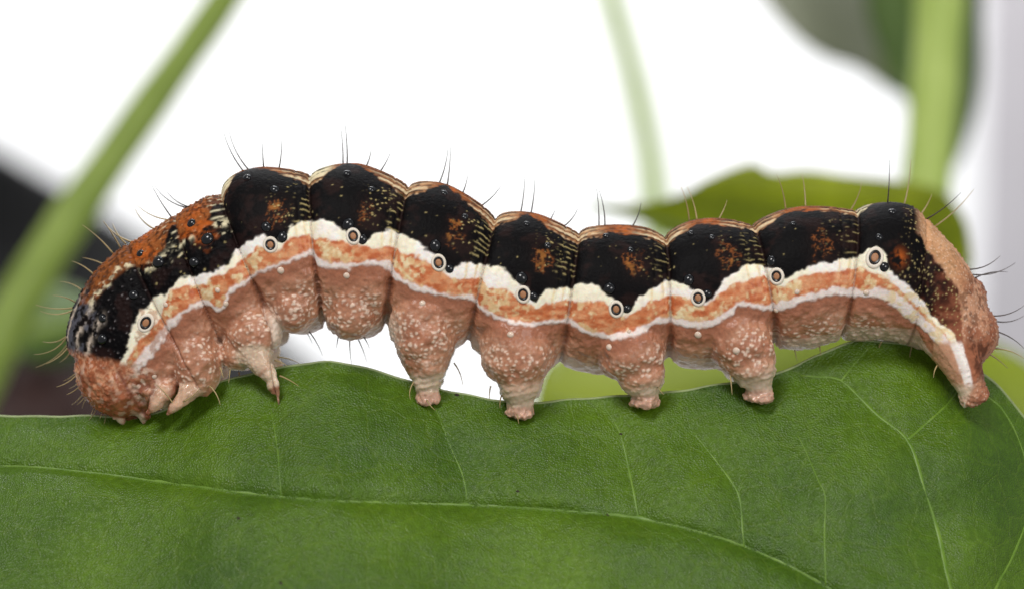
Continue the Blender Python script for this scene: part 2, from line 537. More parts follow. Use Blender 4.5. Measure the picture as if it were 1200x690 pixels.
# surface normal for thickness
du = np.gradient(front, axis=0)
dw = np.gradient(front, axis=1)
nn = np.cross(du, dw)
nn /= np.linalg.norm(nn, axis=-1, keepdims=True) + 1e-12
nn[nn[..., 1] > 0] *= -1
th = 0.016
tp = np.minimum(1, np.minimum(np.arange(nv), np.arange(nv)[::-1]) / 2.0)[None, :, None] * 0.7 + 0.3
back = front - nn * th * tp
idx = np.arange(nu * nv).reshape(nu, nv)
q1 = np.stack([idx[:-1, :-1], idx[:-1, 1:], idx[1:, 1:], idx[1:, :-1]], -1).reshape(-1, 4)
o2 = nu * nv
q2 = q1[:, ::-1] + o2
loop = np.concatenate([idx[:, 0], idx[-1, 1:], idx[-2::-1, -1], idx[0, -2:0:-1]])
lp2 = np.roll(loop, -1)
q3 = np.stack([loop, lp2, lp2 + o2, loop + o2], -1)
me = mesh_grid('blade', np.concatenate([front.reshape(-1, 3), back.reshape(-1, 3)]), np.concatenate([q1, q2, q3]), m_leaf)
me.transform(lm)
blade = obj('blade', me, leaf)

def vein(name, curve, r0, r1, mat, lift=0.0):
    n = len(curve)
    rad = [1.55 * (r0 + (r1 - r0) * i / (n - 1)) / 300 * (1 + 0.18 * math.sin(i * 0.9 + r0 * 7)) for i in range(n)]
    pts = [leaf_pt(c[0], c[1], 0.80 * rad[i] - lift) for i, c in enumerate(curve)]
    V, F = tube(pts, rad, 8)
    me = mesh_from(name, V, F, mat)
    me.transform(lm)
    return obj(name, me, leaf)
vein('midrib', mid_arr[::-3][:-1], 4.4, 1.0, m_midrib)
for kx, (pts, r0, r1) in veins_px.items():
    vein('side_vein', catmull(pts, 40), r0, r1, m_vein)
# thin pale rim along the upper edge
rp = []
for i in range(0, nu, 3):
    rp.append(Vector(front[i, 0]) + Vector((0, 0.004, 0.0)))
V, F = tube(rp, [0.0055] * len(rp), 6)
me = mesh_from('rim', V, F, m_leafrim)
me.transform(lm)
obj('rim', me, leaf)
# a few dust specks and brown marks on the blade
m_speck = simple_mat('brown_speck', (46, 34, 22), 0.8)
for (sx, sy, sr) in ((713, 603, 2.6), (536, 462, 2.2), (607, 575, 1.6), (728, 508, 1.6), (280, 607, 1.8), (330, 683, 2.0), (890, 470, 1.4)):
    bm = bmesh.new()
    bmesh.ops.create_icosphere(bm, subdivisions=1, radius=sr / 300)
    for v in bm.verts:
        v.co.y *= 0.4
        v.co.x *= 1.4 + 0.4 * random.random()
    me = bpy.data.meshes.new('blemish')
    bm.to_mesh(me)
    bm.free()
    me.materials.append(m_speck)
    o = obj('blemish', me, leaf)
    o.location = leaf_pt(sx, sy) - leaf.location
    o.rotation_euler = (math.radians(-40), random.random(), 0)

# ------------------------------------------------------------------ the caterpillar: sections of the trunk (photo plane, px)
SEG = [  # dorsal outline, ventral outline of each segment, head to tail
    ([(82, 412), (79, 392), (84, 368), (95, 344), (112, 319), (131, 300), (152, 285)], [(192, 480), (218, 470), (240, 452)]),
    ([(152, 285), (168, 277), (186, 265), (207, 252)], [(240, 452), (256, 436), (266, 408)]),
    ([(207, 252), (224, 241), (243, 231), (260, 228)], [(266, 408), (292, 406), (326, 384)]),
    ([(260, 228), (264, 215), (275, 205), (290, 199), (310, 196), (335, 198), (355, 202), (364, 206)], [(326, 384), (350, 390), (368, 387), (381, 379)]),
    ([(364, 206), (374, 199), (390, 194), (405, 192), (425, 193), (450, 202), (470, 212), (479, 219)], [(381, 379), (393, 391), (412, 396), (438, 393), (452, 382)]),
    ([(479, 219), (488, 214), (505, 213), (525, 217), (548, 229), (568, 243), (581, 256)], [(452, 382), (475, 402), (515, 410), (548, 404)]),
    ([(581, 256), (590, 250), (608, 248), (630, 251), (655, 261), (678, 273)], [(548, 404), (580, 424), (625, 432), (656, 428)]),
    ([(678, 273), (688, 267), (710, 264), (735, 264), (760, 268), (779, 278)], [(656, 428), (690, 436), (740, 436), (783, 422)]),
    ([(779, 278), (788, 269), (806, 260), (830, 256), (858, 258), (881, 264)], [(783, 422), (815, 432), (870, 425), (908, 404)]),
    ([(881, 264), (895, 255), (918, 246), (945, 242), (975, 243), (1002, 247)], [(908, 404), (925, 409), (955, 406), (985, 398)]),
    ([(1002, 247), (1018, 240), (1045, 237), (1066, 241), (1083, 254)], [(985, 398), (1010, 398), (1040, 399), (1062, 404)]),
    ([(1083, 254), (1100, 272), (1117, 290), (1133, 312), (1142, 332), (1147, 350), (1160, 366), (1169, 386), (1168, 402), (1158, 416), (1148, 426)], [(1062, 404), (1080, 408), (1096, 418), (1106, 430), (1116, 440)]),
]
NS = len(SEG)
NK = 90
Tt, Bb, Kk = [], [], []
for s, (t_, b_) in enumerate(SEG):
    tt, bb = catmull(t_, NK + 1), catmull(b_, NK + 1)
    last = s == NS - 1
    Tt.append(tt if last else tt[:-1])
    Bb.append(bb if last else bb[:-1])
    Kk.append(s + np.linspace(0, 1, NK + 1)[:None if last else -1])
Tt, Bb, Kk = np.concatenate(Tt), np.concatenate(Bb), np.concatenate(Kk)
Wk = np.interp(Kk, [0, 0.5, 1, 1.6, 2, 3, 4, 5, 6, 7, 8, 9, 10, 10.6, 11, 11.35, 11.7, 12],
               [0.19, 0.225, 0.245, 0.265, 0.27, 0.28, 0.295, 0.295, 0.29, 0.285, 0.28, 0.275, 0.26, 0.25, 0.235, 0.21, 0.18, 0.11])
fr = Kk - np.floor(Kk)
notch = np.minimum(fr, 1 - fr)
Wk = Wk * (1 - 0.075 * np.exp(-notch / 0.07)) * (1 + 0.03 * np.sin(np.pi * fr))
NPH = 96
ph = np.linspace(0, 2 * np.pi, NPH, endpoint=False)
cx = np.cos(ph)
sx_ = np.sign(np.sin(ph)) * np.abs(np.sin(ph)) ** 0.88
C2 = (Tt + Bb) / 2
H2 = (Tt - Bb) / 2
ring = C2[:, None, :] + H2[:, None, :] * cx[None, :, None]
Xr = (ring[..., 0] - 600) / 300
Zr = (345 - ring[..., 1]) / 300
Yr = Wk[:, None] * sx_[None, :]
sweepV = np.stack([Xr, Yr, Zr], -1).reshape(-1, 3)
nk = len(Kk)
ii = np.arange(nk * NPH).reshape(nk, NPH)
jj = np.roll(ii, -1, axis=1)
quads = np.stack([ii[:-1], ii[1:], jj[1:], jj[:-1]], -1).reshape(-1, 4)
allV = [tuple(v) for v in sweepV]
allF = [tuple(f) for f in quads]
c0 = len(allV)
allV.append(tuple(sweepV[:NPH].mean(0)))
c1 = len(allV)
allV.append(tuple(sweepV[-NPH:].mean(0)))
for j in range(NPH):
    allF.append((c0, ii[0, j], jj[0, j]))
    allF.append((c1, jj[-1, j], ii[-1, j]))

def chain(pts, flat=1.0, seg=22):
    """Rounded tapered limb through (px, py, y, radius px)."""
    p = catmull(pts, max(10, 6 * len(pts)))
    C = [Vector(((a[0] - 600) / 300, a[2], (345 - a[1]) / 300)) for a in p]
    R = [max(a[3], 0.6) / 300 for a in p]
    d0 = (C[0] - C[1]).normalized()
    d1 = (C[-1] - C[-2]).normalized()
    cc, rr_ = [], []
    for th_ in (80, 60, 40, 20):
        cc.append(C[0] + d0 * R[0] * math.sin(math.radians(th_))); rr_.append(R[0] * math.cos(math.radians(th_)))
    cc += C; rr_ += R
    for th_ in (20, 40, 60, 80):
        cc.append(C[-1] + d1 * R[-1] * flat * math.sin(math.radians(th_))); rr_.append(R[-1] * math.cos(math.radians(th_)))
    V, F = tube(cc, rr_, seg)
    o = len(allV)
    allV.extend(tuple(v) for v in V)
    allF.extend(tuple(i + o for i in f) for f in F)

def ellipsoid(c, r, rot=0.0, n=28):
    o = len(allV)
    cr, sr = math.cos(rot), math.sin(rot)
    for i in range(n + 1):
        th_ = math.pi * i / n
        for j in range(n * 2):
            a = 2 * math.pi * j / (n * 2)
            x, z, y = math.cos(th_) * r[0], math.sin(th_) * math.cos(a) * r[1], math.sin(th_) * math.sin(a) * r[2]
            X, Z = x * cr - z * sr, x * sr + z * cr
            allV.append(((c[0] + X - 600) / 300, c[2] + y / 300, (345 - c[1] - Z) / 300))
    m_ = n * 2
    for i in range(n):
        for j in range(m_):
            allF.append((o + i * m_ + j, o + (i + 1) * m_ + j, o + (i + 1) * m_ + (j + 1) % m_, o + i * m_ + (j + 1) % m_))

# head capsule: two lobes, face, mouth parts
for sgn in (-1, 1):
    ellipsoid((138, 440, sgn * 0.055), (52, 43, 46), math.radians(48))
    chain([(142, 462, sgn * 0.05, 22), (156, 480, sgn * 0.035, 13), (165, 488, sgn * 0.02, 7)])           # jaw
    chain([(136, 476, sgn * 0.085, 9), (142, 486, sgn * 0.085, 6), (147, 492, sgn * 0.08, 3.5)])           # feeler
    chain([(168, 470, sgn * 0.10, 14), (172, 484, sgn * 0.09, 8), (171, 493, sgn * 0.085, 4)])            # palp
    # first and second pair of true legs, tucked under the head
    ellipsoid((192, 450, sgn * 0.12), (26, 27, 24))
    chain([(200, 454, sgn * 0.17, 13), (193, 466, sgn * 0.19, 8), (186, 475, sgn * 0.19, 6), (179, 484, sgn * 0.18, 3)])
    ellipsoid((233, 418, sgn * 0.15), (30, 46, 32), math.radians(-14))
    chain([(234, 448, sgn * 0.18, 17), (224, 462, sgn * 0.205, 9.5), (214, 472, sgn * 0.21, 6.5), (204, 482, sgn * 0.20, 3)])
    # third pair reaching down to the leaf
    ellipsoid((302, 388, sgn * 0.16), (33, 34, 30), math.radians(20))
    ellipsoid((282, 410, sgn * 0.12), (22, 24, 26))
    chain([(304, 412, sgn * 0.18, 20), (314, 426, sgn * 0.20, 14.5), (320, 436, sgn * 0.205, 10.5)])
    chain([(319, 432, sgn * 0.205, 9.5), (325, 446, sgn * 0.205, 7.2), (328, 455, sgn * 0.20, 6.2)])
    chain([(328, 453, sgn * 0.20, 5.4), (330, 466, sgn * 0.19, 3.8), (331, 479, sgn * 0.175, 1.9)])
    # rounded flanks of the two legless segments
    ellipsoid((348, 355, sgn * 0.15), (30, 34, 34))
    ellipsoid((415, 360, sgn * 0.15), (32, 37, 36))
    # fleshy prolegs
    chain([(496, 368, sgn * 0.15, 42), (499, 398, sgn * 0.165, 37), (501, 424, sgn * 0.165, 27), (502, 442, sgn * 0.16, 18)])
    chain([(502, 438, sgn * 0.16, 17), (502, 452, sgn * 0.155, 13.0), (503, 461, sgn * 0.15, 13.5), (503, 466, sgn * 0.145, 15)], 0.3)
    chain([(605, 394, sgn * 0.155, 44), (608, 424, sgn * 0.17, 42), (610, 446, sgn * 0.17, 27)])
    chain([(610, 442, sgn * 0.17, 23), (610, 464, sgn * 0.165, 16.5), (609, 475, sgn * 0.155, 16), (609, 482, sgn * 0.15, 18.5)], 0.3)
    chain([(735, 400, sgn * 0.15, 42), (744, 420, sgn * 0.165, 40), (750, 436, sgn * 0.17, 28)])
    chain([(752, 440, sgn * 0.17, 21), (753, 456, sgn * 0.165, 15), (753, 464, sgn * 0.155, 15.5), (753, 469, sgn * 0.15, 18)], 0.3)
    chain([(858, 388, sgn * 0.15, 40), (870, 408, sgn * 0.165, 38), (878, 424, sgn * 0.17, 30)])
    chain([(880, 426, sgn * 0.17, 25), (884, 445, sgn * 0.165, 16.5), (886, 456, sgn * 0.155, 15.5), (886, 463, sgn * 0.15, 19)], 0.3)
    # rear claspers
    chain([(1098, 380, sgn * 0.11, 34), (1114, 412, sgn * 0.14, 27), (1126, 440, sgn * 0.155, 20), (1132, 456, sgn * 0.155, 16.5), (1136, 464, sgn * 0.15, 18)], 0.4)
# last dorsal flap over the claspers
ellipsoid((1125, 368, 0), (26, 46, 46), math.radians(26))
ellipsoid((1143, 390, 0), (25, 31, 41), math.radians(24))

raw = bpy.data.meshes.new('raw_body')
raw.from_pydata(allV, [], allF)
raw.update()
ro = bpy.data.objects.new('raw_body', raw)
col.objects.link(ro)
md = ro.modifiers.new('remesh', 'REMESH')
md.mode = 'VOXEL'
md.voxel_size = 0.0045
md.adaptivity = 0
dg = bpy.context.evaluated_depsgraph_get()
me = bpy.data.meshes.new_from_object(ro.evaluated_get(dg))
bpy.data.objects.remove(ro)
bpy.data.meshes.remove(raw)
nvt = len(me.vertices)
co = np.empty(nvt * 3, dtype=np.float64)
me.vertices.foreach_get('co', co)
co = co.reshape(-1, 3)
ed = np.empty(len(me.edges) * 2, dtype=np.int32)
me.edges.foreach_get('vertices', ed)
ed = ed.reshape(-1, 2)
deg = np.bincount(ed.ravel(), minlength=nvt).astype(float)
def laplace(A, it, lam=0.5):
    one = A.ndim == 1
    A = A[:, None] if one else A
    for _ in range(it):
        S = np.stack([np.bincount(ed[:, 0], weights=A[ed[:, 1], c], minlength=nvt) + np.bincount(ed[:, 1], weights=A[ed[:, 0], c], minlength=nvt) for c in range(A.shape[1])], 1)
        A = A + lam * (S / deg[:, None] - A)
    return A[:, 0] if one else A
co = laplace(co, 12, 0.55)
mk = (sstep(1085, 1105, 600 + co[:, 0] * 300) * (1 - sstep(425, 440, 345 - co[:, 2] * 300)))[:, None]
co = co * (1 - mk) + laplace(co, 45, 0.55) * mk

# map photo plane -> (segment coordinate k, fraction t from back to belly)
RW, RH = 1260, 720
tt = np.linspace(0, 1, 420)
kx = np.repeat(Kk[:, None], 420, 1).ravel()
tx = np.repeat(tt[None, :], nk, 0).ravel()
gp = Tt[:, None, :] + (Bb - Tt)[:, None, :] * tt[None, :, None]
cell = np.clip(np.round(gp[..., 1]).astype(int), 0, RH - 1) * RW + np.clip(np.round(gp[..., 0]).astype(int), 0, RW - 1)
cell = cell.ravel()
cnt = np.bincount(cell, minlength=RW * RH).astype(float)
KM = np.bincount(cell, weights=kx, minlength=RW * RH) / np.maximum(cnt, 1)
TM = np.bincount(cell, weights=tx, minlength=RW * RH) / np.maximum(cnt, 1)
KM, TM, known = KM.reshape(RH, RW), TM.reshape(RH, RW), (cnt > 0).reshape(RH, RW)
for _ in range(110):
    a = known.astype(float)
    sK, sT, sN = np.zeros_like(KM), np.zeros_like(KM), np.zeros_like(KM)
    for ax, d_ in ((0, 1), (0, -1), (1, 1), (1, -1)):
        sK += np.roll(KM * a, d_, ax); sT += np.roll(TM * a, d_, ax); sN += np.roll(a, d_, ax)
    new = (~known) & (sN > 0)
    KM[new] = sK[new] / sN[new]
    TM[new] = sT[new] / sN[new]
    known |= new
def kt(px, py):
    px = np.clip(px, 0, RW - 2.001)
    py = np.clip(py, 0, RH - 2.001)
    x0, y0 = px.astype(int), py.astype(int)
    fx, fy = px - x0, py - y0
    def s(M):
        return (M[y0, x0] * (1 - fx) + M[y0, x0 + 1] * fx) * (1 - fy) + (M[y0 + 1, x0] * (1 - fx) + M[y0 + 1, x0 + 1] * fx) * fy
    return s(KM), s(TM)

def side_kt(pts):
    """Marks seen on the near flank: undo the perspective of that flank, then map to (k, t)."""
    p = np.asarray(pts, float)
    q = p.copy()
    for _ in range(3):
        k_, t_ = kt(q[:, 0], q[:, 1])
        w_ = np.interp(k_, Kk, Wk)
        y_ = -w_ * np.sqrt(np.clip(1 - (1 - 2 * t_) ** 2, 0, 1))
        f_ = (D + y_) / D
        q = np.stack([600 + (p[:, 0] - 600) * f_, 345 + (p[:, 1] - 345) * f_], 1)
    k_, t_ = kt(q[:, 0], q[:, 1])
    return k_, t_, q

def edge_curve(pts):
    d = []
    for (a, b_) in zip(pts[:-1], pts[1:]):
        for s in np.linspace(0, 1, 6, endpoint=False):
            d.append((a[0] + (b_[0] - a[0]) * s, a[1] + (b_[1] - a[1]) * s))
    d.append(pts[-1])
    k_, t_, _ = side_kt(d)
    o = np.argsort(k_, kind='stable')
    k_, t_ = k_[o], t_[o]
    g_ = np.linspace(0, 12, 1601)
    tg = np.interp(g_, k_, t_)
    w = np.ones(5) / 5
    return g_, np.convolve(np.pad(tg, 2, mode='edge'), w, 'valid')

E1 = [(146, 416), (150, 400), (157, 376), (163, 367), (175, 358), (179, 350), (195, 345), (207, 332), (212, 325), (226, 325), (241, 322), (250, 320), (257, 313), (268, 312), (272, 301), (276, 294), (289, 285), (300, 278), (310, 276), (322, 284), (328, 287), (333, 286), (340, 266), (347, 263), (360, 261), (367, 260), (379, 258), (388, 260), (397, 266), (403, 271), (410, 270), (419, 273), (421, 285), (425, 288), (432, 283), (439, 274), (448, 272), (457, 271), (467, 273), (482, 280), (493, 288), (503, 295), (510, 298), (518, 300), (520, 317), (527, 321), (533, 315), (540, 309), (549, 308), (556, 309), (569, 312), (587, 313), (594, 319), (602, 327), (608, 334), (619, 338), (622, 353), (629, 356), (635, 344), (643, 339), (654, 338), (670, 338), (676, 333), (695, 333), (706, 340), (716, 350), (727, 355), (730, 368), (736, 368), (742, 359), (750, 347), (756, 345), (760, 339), (771, 337), (776, 329), (789, 329), (803, 334), (812, 340), (822, 344), (825, 355), (832, 353), (837, 347), (844, 333), (852, 324), (863, 321), (870, 312), (886, 310), (898, 314), (907, 315), (916, 319), (919, 328), (926, 324), (940, 316), (956, 309), (973, 308), (982, 303), (996, 303), (1010, 299), (1017, 293), (1026, 290), (1036, 296), (1040, 306), (1039, 314), (1051, 324), (1062, 335), (1072, 342), (1085, 357), (1091, 371), (1105, 382), (1116, 389), (1121, 404), (1127, 426)]
E2 = [(150, 424), (160, 400), (172, 392), (186, 376), (196, 350), (201, 340), (219, 334), (238, 334), (250, 324), (262, 322), (273, 314), (287, 302), (305, 288), (324, 297), (340, 280), (360, 274), (368, 281), (376, 277), (400, 283), (430, 291), (457, 290), (466, 291), (472, 297), (493, 301), (526, 324), (533, 325), (565, 325), (572, 338), (587, 337), (629, 361), (638, 355), (666, 352), (675, 353), (706, 352), (730, 371), (739, 369), (753, 359), (762, 352), (775, 350), (784, 345), (800, 347), (814, 351), (826, 358), (837, 349), (853, 336), (865, 331), (874, 328), (895, 322), (907, 333), (918, 336), (938, 324), (956, 320), (977, 318), (1010, 313), (1019, 318), (1040, 326), (1051, 335), (1063, 346), (1074, 357), (1088, 372), (1105, 390), (1118, 410), (1124, 428)]
E3 = [(158, 424), (167, 408), (179, 397), (191, 383), (200, 371), (208, 367), (215, 361), (229, 352), (244, 350), (250, 357), (258, 360), (267, 338), (284, 328), (296, 320), (310, 313), (328, 306), (344, 301), (360, 292), (366, 290), (374, 301), (388, 305), (406, 307), (423, 307), (434, 304), (457, 304), (463, 318), (475, 327), (498, 335), (516, 342), (533, 344), (551, 344), (557, 347), (562, 356), (578, 365), (596, 373), (620, 377), (643, 374), (666, 371), (678, 379), (695, 387), (718, 391), (736, 387), (753, 381), (762, 375), (774, 370), (784, 370), (798, 373), (816, 376), (833, 374), (849, 366), (860, 356), (870, 351), (884, 356), (900, 356), (922, 350), (938, 346), (956, 341), (977, 335), (996, 337), (1014, 340), (1028, 335), (1040, 338), (1051, 342), (1063, 351), (1076, 364), (1090, 378), (1107, 394), (1119, 414), (1124, 430)]
E4 = [(166, 432), (177, 420), (186, 408), (200, 390), (207, 380), (219, 367), (233, 360), (247, 359), (255, 368), (264, 362), (269, 346), (282, 338), (296, 327), (303, 322), (319, 317), (330, 312), (353, 304), (366, 299), (372, 312), (383, 315), (400, 317), (411, 317), (423, 313), (439, 313), (456, 317), (462, 328), (475, 336), (493, 344), (512, 347), (533, 350), (554, 353), (560, 360), (571, 370), (587, 377), (606, 382), (624, 384), (643, 380), (664, 379), (670, 382), (683, 390), (706, 397), (720, 401), (739, 396), (757, 390), (764, 382), (775, 380), (793, 382), (812, 386), (830, 385), (849, 377), (859, 370), (864, 358), (872, 360), (890, 363), (905, 365), (922, 362), (940, 356), (961, 350), (980, 346), (1000, 349), (1025, 350), (1043, 357), (1058, 371), (1076, 382), (1087, 393), (1096, 407), (1105, 425), (1114, 446)]
g_, e1c = edge_curve(E1)
_, e2c = edge_curve(E2)
_, e3c = edge_curve(E3)
_, e4c = edge_curve(E4)

PX = 600 + co[:, 0] * 300
PY = 345 - co[:, 2] * 300
Y = co[:, 1]
k, t = kt(PX, PY)
w = np.interp(k, Kk, Wk)
phi = np.arctan2(np.abs(Y) / w, 1 - 2 * t)
Q = np.stack([PX, PY, Y * 300], 1)                   # body position in pixel units
nz1 = fbm(Q / 9, 1, 3) - 0.5
nz2 = fbm(Q / 22, 5, 3) - 0.5
nz3 = vnoise(Q / 3.2, 9) - 0.5
nzy = fbm(Q / 6.0, 77, 3) - 0.5
seg = np.clip(np.floor(k).astype(int), 0, 11)
f = k - seg
lb1, lb2, lbi = worley(Q / 7.5, 91)
tw = t + 0.030 * nz1 + 0.008 * nz3 + 0.022 * (lb1 - 0.45)
kk = k + 0.02 * nz1
a1, a2, a3, a4 = (np.interp(kk, g_, c) for c in (e1c, e2c, e3c, e4c))
a3 = a3 + 0.006
a4 = a4 - 0.006

RGB = {n_: lin(c) for n_, c in dict(
    black=(10, 8, 9), dark=(36, 22, 20), rust=(150, 86, 42), tan=(206, 158, 112), cream=(236, 224, 186), white=(248, 238, 230),
    orange=(208, 122, 68), ochre=(232, 206, 154), redb=(162, 100, 72), flesh=(204, 152, 120), wart=(240, 214, 192), pale=(226, 206, 186),
    clear=(222, 200, 174), foot=(206, 160, 138), claw=(96, 52, 32), headb=(170, 100, 66), headp=(220, 170, 134), slate=(112, 112, 122), speck=(206, 186, 126),
    deep=(124, 66, 46), bright=(186, 92, 32)).items()}
C = np.zeros((nvt, 3))
gloss = np.full(nvt, 0.34)
sss = np.full(nvt, 0.25)
disp = np.zeros(nvt)
def put(name, m):
    m = np.clip(m, 0, 1)[:, None]
    C[:] = C * (1 - m) + (RGB[name] if isinstance(name, str) else name) * m
SO = 0.010
# --- flesh below the stripe
put('flesh', np.ones(nvt))
dep = tw - a4
put('redb', (1 - sstep(0.02, 0.22, dep + 0.10 * nz2)) * 0.9)
put('redb', sstep(0.02, 0.16, nz2 + 0.3 * nz1) * 0.5)
w1, w2, wid = worley((Q + np.stack([nz1, nz2, nz1], 1) * 7) / np.array([5.8, 4.6, 5.8]), 3)
lowz = sstep(0.09, 0.20, dep)
limbs = np.zeros(nvt)
fr_c = [(496, 390), (608, 412), (742, 414), (866, 404), (300, 392), (232, 418), (414, 362), (348, 350), (935, 388), (1030, 386)]
wz = np.zeros(nvt)
for (cx_, cy_) in fr_c:
    wz = np.maximum(wz, np.exp(-(((PX - cx_) / 46) ** 2 + ((PY - cy_) / 36) ** 2) ** 1.5))
wart = (1 - sstep(0.30, 0.48, w1 + 0.30 * nz1)) * lowz * np.clip(0.15 + 1.1 * wz, 0, 1) * sstep(0.12, 0.22, wid)
put('redb', lowz * wz * 0.55)
wart *= (dep > 0)
# whitish front flank of each proleg segment and paler belly
bel = sstep(0.80, 0.98, t) * (np.abs(Y) < 0.16)
put('pale', bel * 0.55)
frontal = (1 - sstep(0.08, 0.34, f)) * sstep(0.16, 0.34, dep) * np.isin(seg, [3, 5, 6, 7, 8]) * sstep(-0.25, 0.05, nz1 + 0.15)
put('pale', frontal * 0.9)
put('wart', wart * 0.85)
disp += wart * 0.003

def near_axis(pts):
    """Distance / radius to a limb axis in px units (either side of the body)."""
    best = np.full(nvt, 1e9)
    par = np.zeros(nvt)
    q = Q.copy(); q[:, 2] = np.abs(q[:, 2])
    n_ = len(pts) - 1
    for s in range(n_):
        A = np.array(pts[s][:3], float); Bv = np.array(pts[s + 1][:3], float)
        d_ = Bv - A
        tt_ = np.clip(((q - A) @ d_) / (d_ @ d_), 0, 1)
        ds = np.linalg.norm(q - A - tt_[:, None] * d_, axis=1) / (pts[s][3] + (pts[s + 1][3] - pts[s][3]) * tt_)
        par = np.where(ds < best, (s + tt_) / n_, par)
        best = np.minimum(best, ds)
    return best, par
for (x0, y0, x1, y1, yf, r_) in ((502, 432, 503, 466, 458, 20), (610, 448, 609, 482, 474, 26), (752, 442, 753, 469, 461, 24), (880, 428, 886, 463, 455, 27), (1126, 440, 1136, 464, 459, 22)):
    d_, p_ = near_axis([(x0, y0, 48, r_), (x1, y1, 45, r_ * 0.85)])
    m_ = (1 - sstep(1.0, 1.25, d_)) * sstep(y0 - 14, y0 + 4, PY + 10 * nz1)
    if x0 > 1100:
        m_ *= 0.45
    put('clear', m_ * 0.85)
    gloss = gloss - 0.20 * m_
    sss = sss + 0.3 * m_
    disp += m_ * (0.0016 + 0.002 * nz2) * np.sin((PY + 0.25 * (PX - x0) + 5 * nz2) * 2 * np.pi / 7.5) * (PY < yf)
    put('foot', (1 - sstep(1.2, 1.5, d_)) * sstep(yf - 3, yf + 3, PY + 6 * nz1) * 0.85)
    disp += (1 - sstep(1.0, 1.4, d_)) * sstep(yf, yf + 4, PY) * nz3 * 0.012
for pts in ([(304, 412, 54, 20), (320, 436, 61, 11)], [(319, 432, 61, 10), (328, 455, 60, 7)], [(230, 456, 58, 13), (204, 482, 61, 6)], [(198, 460, 55, 11), (179, 484, 55, 5)]):
    d_, p_ = near_axis(pts)
    m_ = 1 - sstep(1.05, 1.3, d_)
    put('clear', m_ * (0.75 if pts[0][0] > 300 else 0.4))
    gloss = gloss - 0.25 * m_
    sss = sss + 0.3 * m_
    ringm = np.exp(-((p_ - 0.93) / 0.08) ** 2) * m_
    put('redb', ringm * 0.7)
for pts in ([(328, 455, 60, 6), (331, 479, 52, 2.5)],):
    d_, p_ = near_axis(pts)
    m_ = 1 - sstep(1.1, 1.5, d_)
    put('redb', m_ * 0.7)
    put('claw', m_ * sstep(0.5, 0.9, p_))
    gloss = gloss - 0.2 * m_

# --- white / orange / white bands
seam = np.exp(-(np.minimum(f, 1 - f) / 0.018) ** 2) * (k > 0.3) * (k < 11.2)
put(lin((240, 224, 216)), sstep(-SO, SO, a4 - tw))
fleck = sstep(0.04, 0.16, nzy + 0.35 * nz1)
orr = sstep(-SO, SO, a3 - tw) * sstep(-SO, SO, tw - a2)
put('orange', orr * 0.96)
nzo = fbm(Q / np.array([9, 5, 9]), 131, 3) - 0.5
put(lin((184, 88, 40)), orr * sstep(0.0, 0.16, nzo) * 0.75)
put(lin((230, 172, 124)), orr * sstep(0.03, 0.16, -nzo) * 0.6)
yel = orr * sstep(0.0, 0.14, nzy + 0.3 * nz2 + 0.16 * np.exp(-((f - 0.2) / 0.14) ** 2) - 0.09)
put('ochre', yel * 0.7)
put('cream', yel * sstep(0.0, 0.2, nz1 + nz3 * 0.5) * 0.6)
put('bright', orr * np.exp(-((f - 0.62) / 0.16) ** 2) * sstep(-0.05, 0.1, nz1) * 0.4 * (seg >= 1))
put(lin((246, 236, 210)), sstep(-SO, SO, a2 - tw))
put('rust', sstep(-SO, SO, a4 - tw) * (seg == 0) * sstep(0.04, 0.14, nz1 + 0.3 * nzy) * 0.6)
put('white', sstep(-SO, SO, a2 - tw) * sstep(-0.05, 0.15, nz2))
put('ochre', sstep(-SO, SO, a4 - tw) * sstep(10.3, 10.6, k) * sstep(0.02, 0.14, nzo + 0.3 * nz1) * 0.75)
# toothed gaps in the upper white band behind the spiracle
for fc in (0.80, 0.91):
    put('ochre', sstep(-SO, SO, a2 - tw) * np.exp(-((f + 0.03 * nz1 - fc) / 0.012) ** 2) * 0.8 * (seg > 2) * (seg < 10))
stripe = sstep(-SO, SO, a4 - tw) * sstep(-SO, SO, tw - a1)
gloss = np.where(stripe > 0.5, 0.45, gloss)
disp += stripe * 0.003
# --- velvet black above
blk = sstep(-SO * 0.8, SO * 0.8, a1 - tw)
put('black', blk)
gloss = gloss * (1 - blk) + 0.55 * blk
sss = sss * (1 - blk) + 0.02 * blk
put('dark', blk * sstep(0.0, 0.2, nz2 + 0.3 * nzy) * 0.8)
put('dark', blk * seam * 0.9)
# rusty mottling in the middle of each abdominal flank
abd = ((seg >= 3) & (seg <= 9)).astype(float)
mo = np.exp(-((f + 0.25 * nz2 - 0.62) / 0.13) ** 2 - ((t + 0.18 * nz1 - 0.28) / 0.085) ** 2) * abd
fil = np.abs(fbm(Q / 5.0, 83, 2) - 0.5)
put('dark', blk * mo * 0.8)
put('rust', blk * sstep(0.30, 0.55, mo) * (1 - sstep(0.02, 0.08, fil)) * 0.65)
put(lin((168, 108, 50)), blk * sstep(0.45, 0.8, mo) * sstep(0.06, 0.18, nzy + 0.3 * nz1) * 0.6)
